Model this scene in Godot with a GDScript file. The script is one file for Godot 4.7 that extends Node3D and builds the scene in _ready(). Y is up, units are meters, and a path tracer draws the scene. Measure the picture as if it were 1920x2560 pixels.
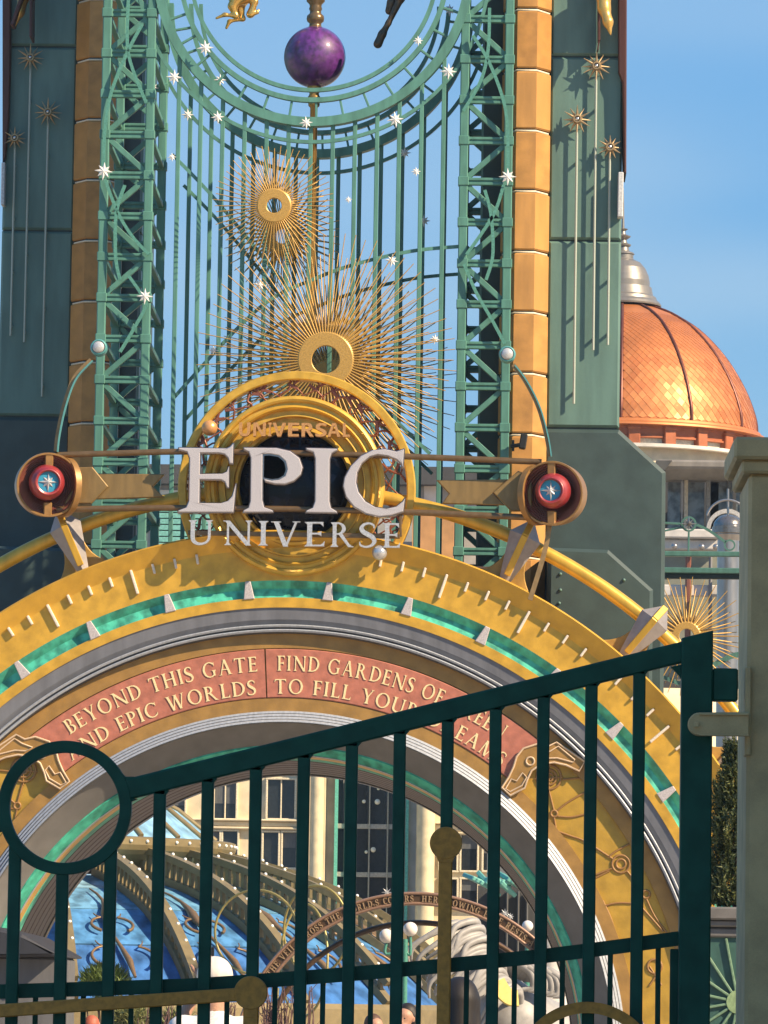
extends Node3D
# A theme-park portal: gold arch, sign, lattice columns and towers, seen through a dark green gate.
# Measurements were read off the photograph (1920 x 2560) and turned into metres on the plane each thing stands in.

const CAM_POS := Vector3(0, 1.6, 0)
const FOV := 12.0
var cam_basis := Basis.from_euler(Vector3(deg_to_rad(5.72), deg_to_rad(1.3), deg_to_rad(0.88)))
var focal := 1280.0 / tan(deg_to_rad(FOV * 0.5))
var rng := RandomNumberGenerator.new()
var org := {}
var mats := {}
var tex := {}
var used := {}

# ------------------------------------------------------------------ measuring
func P(u: float, v: float, dist: float) -> Vector3:
	var d := cam_basis * Vector3((u - 960.0) / focal, (1280.0 - v) / focal, -1.0)
	return CAM_POS + d * (dist / -d.z)
func S(dist: float) -> float:
	return dist / focal
func px(list: Array, dist: float) -> PackedVector3Array:
	var r := PackedVector3Array()
	for q in list:
		r.append(P(q[0], q[1], dist))
	return r
func flat(list: Array, dist: float) -> PackedVector2Array:
	var r := PackedVector2Array()
	for q in list:
		var p := P(q[0], q[1], dist)
		r.append(Vector2(p.x, p.y))
	return r

# ------------------------------------------------------------------ mesh building
class Mb:
	var v := PackedVector3Array()
	var n := PackedVector3Array()
	func tri(a: Vector3, b: Vector3, c: Vector3, na: Vector3, nb: Vector3, nc: Vector3) -> void:
		if (b - a).cross(c - a).dot(na + nb + nc) > 0.0:
			v.append(a); v.append(c); v.append(b)
			n.append(na); n.append(nc); n.append(nb)
		else:
			v.append(a); v.append(b); v.append(c)
			n.append(na); n.append(nb); n.append(nc)
	func quad(a: Vector3, b: Vector3, c: Vector3, d: Vector3, na: Vector3, nb: Vector3, nc: Vector3, nd: Vector3) -> void:
		tri(a, b, c, na, nb, nc)
		tri(a, c, d, na, nc, nd)
	func face(p: Array, nn: Vector3) -> void:
		for i in range(1, p.size() - 1):
			tri(p[0], p[i], p[i + 1], nn, nn, nn)
	# chamfered box
	func box(c: Vector3, s: Vector3, ch := 0.0, b := Basis.IDENTITY) -> void:
		var h := s * 0.5
		ch = minf(ch, minf(h.x, minf(h.y, h.z)) * 0.9)
		var ax := [b.x.normalized(), b.y.normalized(), b.z.normalized()]
		var hh := [h.x, h.y, h.z]
		for i in 3:
			var j := (i + 1) % 3
			var k := (i + 2) % 3
			for sg in [-1.0, 1.0]:
				var o: Vector3 = c + ax[i] * (hh[i] * sg)
				var a: Vector3 = ax[j] * (hh[j] - ch)
				var e: Vector3 = ax[k] * (hh[k] - ch)
				face([o + a + e, o + a - e, o - a - e, o - a + e], ax[i] * sg)
		if ch > 0.0:
			for i in 3:
				var j := (i + 1) % 3
				var k := (i + 2) % 3
				for sj in [-1.0, 1.0]:
					for sk in [-1.0, 1.0]:
						var l: Vector3 = ax[i] * (hh[i] - ch)
						var p: Vector3 = c + ax[j] * (hh[j] * sj) + ax[k] * ((hh[k] - ch) * sk)
						var q: Vector3 = c + ax[j] * ((hh[j] - ch) * sj) + ax[k] * (hh[k] * sk)
						face([p + l, q + l, q - l, p - l], (ax[j] * sj + ax[k] * sk).normalized())
			for sx in [-1.0, 1.0]:
				for sy in [-1.0, 1.0]:
					for sz in [-1.0, 1.0]:
						var q0: Vector3 = c + ax[0] * (hh[0] * sx) + ax[1] * ((hh[1] - ch) * sy) + ax[2] * ((hh[2] - ch) * sz)
						var q1: Vector3 = c + ax[0] * ((hh[0] - ch) * sx) + ax[1] * (hh[1] * sy) + ax[2] * ((hh[2] - ch) * sz)
						var q2: Vector3 = c + ax[0] * ((hh[0] - ch) * sx) + ax[1] * ((hh[1] - ch) * sy) + ax[2] * (hh[2] * sz)
						face([q0, q1, q2], (ax[0] * sx + ax[1] * sy + ax[2] * sz).normalized())
	# straight bar from a to b: w across (in the plane square to out), d along out
	func bar(a: Vector3, b: Vector3, w: float, d: float, ch := 0.0, out := Vector3(0, 0, 1)) -> void:
		var y := (b - a).normalized()
		var x := y.cross(out).normalized()
		var z := x.cross(y).normalized()
		box((a + b) * 0.5, Vector3(w, a.distance_to(b), d), ch, Basis(x, y, z))
	# round tube through points, radius number or array
	func tube(pts: PackedVector3Array, r, k := 8, closed := false) -> void:
		var m := pts.size()
		var up := Vector3(0, 0, 1)
		var rings := []
		var nor := []
		for i in m:
			var t: Vector3
			if closed:
				t = (pts[(i + 1) % m] - pts[(i + m - 1) % m]).normalized()
			else:
				t = (pts[mini(i + 1, m - 1)] - pts[maxi(i - 1, 0)]).normalized()
			if i == 0 and absf(t.z) > 0.9:
				up = Vector3(0, 1, 0)
			var x := t.cross(up).normalized()
			if x.length() < 0.1:
				x = t.cross(Vector3(0.3, 1, 0)).normalized()
			var y := x.cross(t).normalized()
			up = y
			var rad: float = r if not (r is Array) else r[i]
			var rr := PackedVector3Array()
			var nn := PackedVector3Array()
			for j in k:
				var a := TAU * j / k
				var dd := x * cos(a) + y * sin(a)
				nn.append(dd)
				rr.append(pts[i] + dd * rad)
			rings.append(rr); nor.append(nn)
		for i in (m if closed else m - 1):
			var i2 := (i + 1) % m
			for j in k:
				var j2 := (j + 1) % k
				quad(rings[i][j], rings[i][j2], rings[i2][j2], rings[i2][j], nor[i][j], nor[i][j2], nor[i2][j2], nor[i2][j])
		if not closed:
			for e in [0, m - 1]:
				var t: Vector3 = (pts[0] - pts[1]).normalized() if e == 0 else (pts[m - 1] - pts[m - 2]).normalized()
				for j in range(1, k - 1):
					tri(rings[e][0], rings[e][j], rings[e][j + 1], t, t, t)
	# flat ribbon with thickness along points lying in a plane facing out
	func ribbon(pts: PackedVector3Array, w: float, d: float, out := Vector3(0, 0, 1), closed := false) -> void:
		var m := pts.size()
		var l := []
		var rr := []
		var ns := []
		for i in m:
			var t: Vector3
			if closed:
				t = (pts[(i + 1) % m] - pts[(i + m - 1) % m]).normalized()
			else:
				t = (pts[mini(i + 1, m - 1)] - pts[maxi(i - 1, 0)]).normalized()
			var x := t.cross(out).normalized()
			ns.append(x)
			l.append(pts[i] - x * w * 0.5)
			rr.append(pts[i] + x * w * 0.5)
		var o := out * d * 0.5
		for i in (m if closed else m - 1):
			var k := (i + 1) % m
			quad(l[i] + o, rr[i] + o, rr[k] + o, l[k] + o, out, out, out, out)
			quad(l[i] - o, rr[i] - o, rr[k] - o, l[k] - o, -out, -out, -out, -out)
			quad(l[i] + o, l[i] - o, l[k] - o, l[k] + o, -ns[i], -ns[i], -ns[k], -ns[k])
			quad(rr[i] + o, rr[i] - o, rr[k] - o, rr[k] + o, ns[i], ns[i], ns[k], ns[k])
		if not closed:
			for e in [0, m - 1]:
				var t: Vector3 = (pts[0] - pts[1]).normalized() if e == 0 else (pts[m - 1] - pts[m - 2]).normalized()
				face([l[e] + o, rr[e] + o, rr[e] - o, l[e] - o], t)
	# surface of revolution round the local z axis, profile of (radius, z)
	func lathe(xf: Transform3D, prof: Array, k: int, a0 := 0.0, a1 := TAU, smooth := false) -> void:
		var m := prof.size()
		var sn := []
		for i in m - 1:
			var t: Vector2 = (prof[i + 1] - prof[i])
			sn.append(Vector2(t.y, -t.x).normalized())
		for i in m - 1:
			var n0: Vector2 = sn[i]
			var n1: Vector2 = sn[i]
			if smooth:
				if i > 0: n0 = (sn[i - 1] + sn[i]).normalized()
				if i < m - 2: n1 = (sn[i] + sn[i + 1]).normalized()
			for j in k:
				var q := []
				var w := []
				for aj in [j, j + 1]:
					var a: float = lerpf(a0, a1, float(aj) / k)
					var ca := cos(a)
					var sa := sin(a)
					for e in [0, 1]:
						var pr: Vector2 = prof[i + e]
						var nn: Vector2 = n0 if e == 0 else n1
						q.append(xf * Vector3(pr.x * ca, pr.x * sa, pr.y))
						w.append((xf.basis * Vector3(nn.x * ca, nn.x * sa, nn.y)).normalized())
				quad(q[0], q[1], q[3], q[2], w[0], w[1], w[3], w[2])
	func ball(c: Vector3, r: float, k := 16, sq := Vector3.ONE) -> void:
		var h := k / 2
		for i in h:
			for j in k:
				var q := []
				var w := []
				for e in [[i, j], [i + 1, j], [i + 1, j + 1], [i, j + 1]]:
					var t: float = PI * e[0] / h
					var a: float = TAU * e[1] / k
					var d := Vector3(sin(t) * cos(a), cos(t), sin(t) * sin(a))
					q.append(c + d * sq * r)
					w.append((d / sq).normalized())
				quad(q[0], q[1], q[2], q[3], w[0], w[1], w[2], w[3])
	# polygon in x, y pushed from z0 (back) to z1 (front), front edge bevelled by bv
	func prism(poly: PackedVector2Array, z0: float, z1: float, bv := 0.0, xf := Transform3D.IDENTITY) -> void:
		var m := poly.size()
		if Geometry2D.is_polygon_clockwise(poly):
			poly = poly.duplicate()
			poly.reverse()
		var ins := PackedVector2Array()
		for i in m:
			var e0 := (poly[i] - poly[(i + m - 1) % m]).normalized()
			var e1 := (poly[(i + 1) % m] - poly[i]).normalized()
			var n0 := Vector2(-e0.y, e0.x)
			var n1 := Vector2(-e1.y, e1.x)
			var mm := n0 + n1
			mm = mm / maxf(0.35, mm.dot(n1)) if mm.length() > 0.01 else n1
			ins.append(poly[i] + mm * bv)
		var idx := Geometry2D.triangulate_polygon(poly)
		var nz := xf.basis * Vector3(0, 0, 1)
		for i in range(0, idx.size(), 3):
			var a := ins[idx[i]]
			var b := ins[idx[i + 1]]
			var c := ins[idx[i + 2]]
			tri(xf * Vector3(a.x, a.y, z1), xf * Vector3(b.x, b.y, z1), xf * Vector3(c.x, c.y, z1), nz, nz, nz)
			a = poly[idx[i]]; b = poly[idx[i + 1]]; c = poly[idx[i + 2]]
			tri(xf * Vector3(a.x, a.y, z0), xf * Vector3(b.x, b.y, z0), xf * Vector3(c.x, c.y, z0), -nz, -nz, -nz)
		for i in m:
			var k := (i + 1) % m
			var e := (poly[k] - poly[i]).normalized()
			var nn := xf.basis * Vector3(e.y, -e.x, 0)
			var zb := z1 - bv
			face([xf * Vector3(poly[i].x, poly[i].y, z0), xf * Vector3(poly[k].x, poly[k].y, z0), xf * Vector3(poly[k].x, poly[k].y, zb), xf * Vector3(poly[i].x, poly[i].y, zb)], nn)
			if bv > 0.0:
				face([xf * Vector3(poly[i].x, poly[i].y, zb), xf * Vector3(poly[k].x, poly[k].y, zb), xf * Vector3(ins[k].x, ins[k].y, z1), xf * Vector3(ins[i].x, ins[i].y, z1)], (nn + nz).normalized())
	func mesh(o := Vector3.ZERO) -> ArrayMesh:
		var arr := []
		arr.resize(Mesh.ARRAY_MAX)
		var w := v
		if o != Vector3.ZERO:
			w = PackedVector3Array()
			w.resize(v.size())
			for i in v.size():
				w[i] = v[i] - o
		arr[Mesh.ARRAY_VERTEX] = w
		arr[Mesh.ARRAY_NORMAL] = n
		var am := ArrayMesh.new()
		am.add_surface_from_arrays(Mesh.PRIMITIVE_TRIANGLES, arr)
		return am

func curve(pts: PackedVector3Array, k := 6, closed := false) -> PackedVector3Array:
	var m := pts.size()
	var r := PackedVector3Array()
	for i in (m if closed else m - 1):
		var a: Vector3 = pts[(i + m - 1) % m] if closed else pts[maxi(i - 1, 0)]
		var b := pts[i]
		var c := pts[(i + 1) % m]
		var d: Vector3 = pts[(i + 2) % m] if closed else pts[mini(i + 2, m - 1)]
		for j in k:
			var t := float(j) / k
			r.append(b.cubic_interpolate(c, a, d, t))
	if not closed:
		r.append(pts[m - 1])
	return r
func arc_pts(c: Vector3, r: float, a0: float, a1: float, k: int) -> PackedVector3Array:
	var o := PackedVector3Array()
	for i in k + 1:
		var a := lerpf(a0, a1, float(i) / k)
		o.append(c + Vector3(cos(a), sin(a), 0) * r)
	return o
func circle_pts(c: Vector3, r: float, k := 24) -> PackedVector3Array:
	var o := arc_pts(c, r, 0, TAU, k)
	o.remove_at(k)
	return o

# blob of tapered bones [a, b, ra, rb] joined with a smooth minimum, meshed as surface nets
func nets(bones: Array, cell: float, k := 0.05) -> Mb:
	var lo := Vector3.ONE * 1e9
	var hi := -lo
	for b in bones:
		var r: float = maxf(b[2], b[3]) + cell * 2.0 + k * 0.3
		for p in [b[0], b[1]]:
			lo = lo.min(p - Vector3.ONE * r)
			hi = hi.max(p + Vector3.ONE * r)
	var nx := int((hi.x - lo.x) / cell) + 2
	var ny := int((hi.y - lo.y) / cell) + 2
	var nz := int((hi.z - lo.z) / cell) + 2
	var f := PackedFloat32Array()
	f.resize(nx * ny * nz)
	f.fill(9.0)
	for b in bones:
		var a: Vector3 = b[0]
		var ba: Vector3 = b[1] - a
		var l2 := maxf(ba.length_squared(), 1e-9)
		var r: float = maxf(b[2], b[3]) + k + cell * 2.0
		var p0 := (a.min(b[1]) - Vector3.ONE * r - lo) / cell
		var p1 := (a.max(b[1]) + Vector3.ONE * r - lo) / cell
		for x in range(maxi(0, int(p0.x)), mini(nx, int(p1.x) + 2)):
			for y in range(maxi(0, int(p0.y)), mini(ny, int(p1.y) + 2)):
				for z in range(maxi(0, int(p0.z)), mini(nz, int(p1.z) + 2)):
					var p := lo + Vector3(x, y, z) * cell
					var t := clampf((p - a).dot(ba) / l2, 0, 1)
					var d: float = (p - a - ba * t).length() - lerpf(b[2], b[3], t)
					var i := (x * ny + y) * nz + z
					var e := f[i]
					if e > 8.0:
						f[i] = d
					else:
						var h := maxf(k - absf(d - e), 0.0) / k
						f[i] = minf(d, e) - h * h * k * 0.25
	var id := {}
	var vs := PackedVector3Array()
	var ns := PackedVector3Array()
	var off := []
	for c in 8:
		off.append(((c & 1) * ny + ((c >> 1) & 1)) * nz + ((c >> 2) & 1))
	for x in nx - 1:
		for y in ny - 1:
			for z in nz - 1:
				var i := (x * ny + y) * nz + z
				var inside := 0
				for c in 8:
					if f[i + off[c]] < 0.0: inside += 1
				if inside == 0 or inside == 8: continue
				var sum := Vector3.ZERO
				var cnt := 0
				for c in 8:
					for bit in [1, 2, 4]:
						if c & bit: continue
						var c2: int = c | bit
						var da := f[i + off[c]]
						var db := f[i + off[c2]]
						if (da < 0.0) != (db < 0.0):
							var pa := Vector3(c & 1, (c >> 1) & 1, (c >> 2) & 1)
							var pb := Vector3(c2 & 1, (c2 >> 1) & 1, (c2 >> 2) & 1)
							sum += pa.lerp(pb, da / (da - db))
							cnt += 1
				var g := Vector3.ZERO
				for c in 8:
					var val := f[i + off[c]]
					g += Vector3((c & 1) * 2 - 1, ((c >> 1) & 1) * 2 - 1, ((c >> 2) & 1) * 2 - 1) * val
				id[i] = vs.size()
				vs.append(lo + (Vector3(x, y, z) + sum / cnt) * cell)
				ns.append(g.normalized())
	var m := Mb.new()
	var st := [ny * nz, nz, 1]
	for x in range(1, nx - 1):
		for y in range(1, ny - 1):
			for z in range(1, nz - 1):
				var i := (x * ny + y) * nz + z
				for ax in 3:
					if (f[i] < 0.0) == (f[i + st[ax]] < 0.0): continue
					var s1: int = st[(ax + 1) % 3]
					var s2: int = st[(ax + 2) % 3]
					var q := [i, i - s1, i - s1 - s2, i - s2]
					var ok := true
					for e in q:
						if not id.has(e): ok = false
					if not ok: continue
					m.quad(vs[id[q[0]]], vs[id[q[1]]], vs[id[q[2]]], vs[id[q[3]]], ns[id[q[0]]], ns[id[q[1]]], ns[id[q[2]]], ns[id[q[3]]])
	return m

# ------------------------------------------------------------------ naming and parenting
func numbered(called: String) -> String:
	if not used.has(called):
		used[called] = 0
		return called
	used[called] += 1
	return "%s_%03d" % [called, used[called]]
func tag(o: Node3D, label: String, category: String, group := "") -> void:
	o.set_meta("label", label)
	o.set_meta("category", category)
	if group != "": o.set_meta("group", group)
func thing(called: String, label: String, category: String, at: Vector3, group := "") -> Node3D:
	var o := Node3D.new()
	o.name = numbered(called)
	add_child(o)
	o.position = at
	org[o] = at
	tag(o, label, category, group)
	return o
func part(m: Mb, called: String, mat: Material, parent: Node3D) -> MeshInstance3D:
	var o := MeshInstance3D.new()
	o.name = called
	o.mesh = m.mesh(org[parent])
	o.material_override = mat
	parent.add_child(o, true)
	org[o] = org[parent]
	return o
func inst(mesh: Mesh, called: String, mat: Material, parent: Node3D, xf: Transform3D) -> MeshInstance3D:
	var o := MeshInstance3D.new()
	o.name = called
	o.mesh = mesh
	o.material_override = mat
	parent.add_child(o, true)
	var base: Vector3 = org[parent]
	o.transform = Transform3D(xf.basis, xf.origin - base)
	org[o] = xf.origin
	return o
func solo(m: Mb, called: String, mat: Material, label: String, category: String, at: Vector3, group := "") -> MeshInstance3D:
	var o := MeshInstance3D.new()
	o.name = numbered(called)
	o.mesh = m.mesh(at)
	o.material_override = mat
	add_child(o)
	o.position = at
	org[o] = at
	tag(o, label, category, group)
	return o
func structure(m: Mb, called: String, mat: Material) -> MeshInstance3D:
	var o := MeshInstance3D.new()
	o.name = numbered(called)
	o.mesh = m.mesh()
	o.material_override = mat
	add_child(o)
	o.set_meta("kind", "structure")
	org[o] = Vector3.ZERO
	return o

# a box covering a rectangle of the photograph on the plane at dist, going back by deep
func slab(m: Mb, u0: float, v0: float, u1: float, v1: float, dist: float, deep: float, ch := 0.0) -> void:
	var c := P((u0 + u1) * 0.5, (v0 + v1) * 0.5, dist)
	var s := S(dist)
	m.box(c - Vector3(0, 0, deep * 0.5), Vector3((u1 - u0) * s, (v1 - v0) * s, deep), ch)

# ------------------------------------------------------------------ materials
func noise_img(size: int, freq: float, oct: int, seed_: int, lo: float, hi: float, stretch := Vector2.ONE, fine := 0.0) -> Image:
	var nz := FastNoiseLite.new()
	nz.seed = seed_
	nz.noise_type = FastNoiseLite.TYPE_SIMPLEX_SMOOTH
	nz.frequency = freq
	nz.fractal_octaves = oct
	var src := nz.get_seamless_image(int(size / stretch.x), int(size / stretch.y))
	src.resize(size, size, Image.INTERPOLATE_CUBIC)
	src.convert(Image.FORMAT_RGB8)
	var r := RandomNumberGenerator.new()
	r.seed = seed_
	for y in size:
		for x in size:
			var g := src.get_pixel(x, y).r
			g = clampf(lerpf(lo, hi, g) + r.randf_range(-fine, fine), 0, 1)
			src.set_pixel(x, y, Color(g, g, g))
	return src
func make_textures() -> void:
	tex.mottle = ImageTexture.create_from_image(noise_img(512, 0.012, 5, 11, 0.84, 1.04, Vector2.ONE, 0.025))
	tex.fine = ImageTexture.create_from_image(noise_img(512, 0.05, 4, 12, 0.82, 1.06, Vector2.ONE, 0.03))
	tex.streak = ImageTexture.create_from_image(noise_img(512, 0.02, 4, 13, 0.86, 1.05, Vector2(1, 6), 0.02))
	tex.patina = ImageTexture.create_from_image(noise_img(512, 0.02, 6, 14, 0.45, 1.25, Vector2.ONE, 0.03))
	var b := noise_img(512, 0.03, 5, 15, 0.2, 0.8, Vector2.ONE, 0.02)
	b.bump_map_to_normal_map(3.0)
	tex.bump = ImageTexture.create_from_image(b)
	# night sky with specks, printed on the sign's globe
	var night := noise_img(512, 0.012, 5, 17, 0.0, 0.16)
	var r := RandomNumberGenerator.new()
	r.seed = 77
	for y in 512:
		for x in 512:
			var g := night.get_pixel(x, y).r
			night.set_pixel(x, y, Color(g * 0.5, g * 0.75, g * 1.3))
	for i in 260:
		var b2 := r.randf_range(0.25, 0.9)
		night.set_pixel(r.randi() % 512, r.randi() % 512, Color(b2, b2, b2))
	tex.night = ImageTexture.create_from_image(night)
# colour given as linear reflectance
func mat(key: String, r := 0.5, g := 0.5, b := 0.5, rough := 0.6, metal := 0.0, pattern := "mottle", scale := 0.8, bump := 0.25) -> StandardMaterial3D:
	if mats.has(key): return mats[key]
	var m := StandardMaterial3D.new()
	m.albedo_color = Color(r, g, b).linear_to_srgb()
	m.roughness = rough
	m.metallic = metal
	if pattern != "":
		m.albedo_texture = tex[pattern]
		m.uv1_triplanar = true
		m.uv1_world_triplanar = true
		m.uv1_scale = Vector3.ONE * scale
		if bump > 0.0:
			m.normal_enabled = true
			m.normal_texture = tex.bump
			m.normal_scale = bump
	mats[key] = m
	return m

# ------------------------------------------------------------------ lettering
var glyphs := {}
func glyph(ch: String, face_name: String, weight: int, depth: float) -> Dictionary:
	var key := "%s%s%d%f" % [ch, face_name, weight, depth]
	if glyphs.has(key): return glyphs[key]
	if face_name == "roman":
		glyphs[key] = roman(ch, depth)
		return glyphs[key]
	var f := SystemFont.new()
	f.font_names = PackedStringArray([face_name])
	f.font_weight = weight
	var t := TextMesh.new()
	t.font = f
	t.font_size = 96
	t.pixel_size = 1.0 / 96.0
	t.curve_step = 1.0
	t.depth = depth
	t.text = "H"
	var cap := t.get_aabb().size.y
	t.text = ch
	t.depth = depth * cap
	var bb := t.get_aabb()
	var m := ArrayMesh.new()
	var arr := t.get_mesh_arrays()
	var vs: PackedVector3Array = arr[Mesh.ARRAY_VERTEX]
	var base := f.get_ascent(96) / 96.0
	for i in vs.size():
		vs[i] = Vector3((vs[i].x - bb.position.x) / cap, 0, 0) + Vector3(0, (vs[i].y) / cap, vs[i].z / cap)
	# letters are capitals: stand them on the base line, rounds overshoot a little
	var lowest := 1e9
	for q in vs: lowest = minf(lowest, q.y)
	for i in vs.size():
		vs[i].y -= lowest
	arr[Mesh.ARRAY_VERTEX] = vs
	m.add_surface_from_arrays(Mesh.PRIMITIVE_TRIANGLES, arr)
	var d := {"mesh": m, "w": bb.size.x / cap, "h": bb.size.y / cap}
	glyphs[key] = d
	return d
# letters set along an arc: world angles from the vertical, positive to the right
func text_on_arc(text: String, c: Vector3, r: float, h: float, a0: float, a1: float, face_name: String, weight: int, depth: float, material: Material, parent: Node3D, gap := 0.16, space := 0.5) -> void:
	var adv := []
	var total := 0.0
	for ch in text:
		var w: float = space if ch == " " else glyph(ch, face_name, weight, depth / h).w
		adv.append(w)
		total += w + gap
	total -= gap
	var at := 0.0
	for i in text.length():
		if text[i] != " ":
			var gl := glyph(text[i], face_name, weight, depth / h)
			var a := deg_to_rad(lerpf(a0, a1, (at + adv[i] * 0.5) / total))
			var ux := Vector3(cos(a), -sin(a), 0)
			var uy := Vector3(sin(a), cos(a), 0)
			var squeeze: float = minf(1.0, deg_to_rad(a1 - a0) * r / (total * h))
			var hh: float = h / maxf(gl.h, 1.0)
			var b := Basis(ux * h * squeeze, uy * hh, Vector3(0, 0, h))
			var o: Vector3 = c + uy * r - ux * (gl.w * h * squeeze * 0.5)
			inst(gl.mesh, "letter", material, parent, Transform3D(b, o))
		at += adv[i] + gap

# ------------------------------------------------------------------ inscriptional roman capitals, drawn from strokes (cap height 1)
func _stem(x: float, y0: float, y1: float, w: float, lo := true, hi := true) -> PackedVector2Array:
	var h := w * 0.5
	var s := 0.085
	var p := PackedVector2Array()
	if lo:
		p.append_array([Vector2(x - h - s, y0), Vector2(x + h + s, y0), Vector2(x + h + s * 0.8, y0 + 0.028), Vector2(x + h + 0.015, y0 + 0.07), Vector2(x + h, y0 + 0.14)])
	else:
		p.append_array([Vector2(x - h, y0), Vector2(x + h, y0)])
	if hi:
		p.append_array([Vector2(x + h, y1 - 0.14), Vector2(x + h + 0.015, y1 - 0.07), Vector2(x + h + s * 0.8, y1 - 0.028), Vector2(x + h + s, y1), Vector2(x - h - s, y1), Vector2(x - h - s * 0.8, y1 - 0.028), Vector2(x - h - 0.015, y1 - 0.07), Vector2(x - h, y1 - 0.14)])
	else:
		p.append_array([Vector2(x + h, y1), Vector2(x - h, y1)])
	if lo:
		p.append_array([Vector2(x - h, y0 + 0.14), Vector2(x - h - 0.015, y0 + 0.07), Vector2(x - h - s * 0.8, y0 + 0.028)])
	return p
func _diag(x0: float, y0: float, x1: float, y1: float, w: float) -> PackedVector2Array:
	var h := w * 0.5
	return PackedVector2Array([Vector2(x0 - h, y0), Vector2(x0 + h, y0), Vector2(x1 + h, y1), Vector2(x1 - h, y1)])
func _serif(x: float, y: float, w: float) -> PackedVector2Array:
	var d := -0.03 if y > 0.5 else 0.03
	return PackedVector2Array([Vector2(x - w, y), Vector2(x + w, y), Vector2(x + w * 0.85, y + d), Vector2(x - w * 0.85, y + d)])
func _arm(x0: float, x1: float, y: float, tip: float) -> PackedVector2Array:   # thin arm with a wedge end, tip up or down
	var h := 0.033
	return PackedVector2Array([Vector2(x0, y - h), Vector2(x1 - 0.10, y - h), Vector2(x1 - 0.035, y - h + minf(tip, 0.0) * 0.45), Vector2(x1 + 0.015, y - h + minf(tip, 0.0)), Vector2(x1, y), Vector2(x1 + 0.015, y + h + maxf(tip, 0.0)), Vector2(x1 - 0.035, y + h + maxf(tip, 0.0) * 0.45), Vector2(x1 - 0.10, y + h), Vector2(x0, y + h)])
func _bowl(cx: float, cy: float, rx: float, ry: float, wx: float, wy: float, a0: float, a1: float, k := 22) -> PackedVector2Array:
	var p := PackedVector2Array()
	for i in k + 1:
		var a := deg_to_rad(lerpf(a0, a1, float(i) / k))
		p.append(Vector2(cx + cos(a) * rx, cy + sin(a) * ry))
	for i in k + 1:
		var a := deg_to_rad(lerpf(a1, a0, float(i) / k))
		p.append(Vector2(cx + cos(a) * (rx - wx), cy + sin(a) * (ry - wy)))
	return p
func _swell(pts: Array, ws: Array) -> PackedVector2Array:
	var c := PackedVector3Array()
	for i in pts.size(): c.append(Vector3(pts[i][0], pts[i][1], ws[i]))
	c = curve(c, 5)
	var l := PackedVector2Array()
	var r := PackedVector2Array()
	for i in c.size():
		var t := c[mini(i + 1, c.size() - 1)] - c[maxi(i - 1, 0)]
		var n := Vector2(-t.y, t.x).normalized() * c[i].z * 0.5
		l.append(Vector2(c[i].x, c[i].y) + n)
		r.append(Vector2(c[i].x, c[i].y) - n)
	r.reverse()
	l.append_array(r)
	return l
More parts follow.
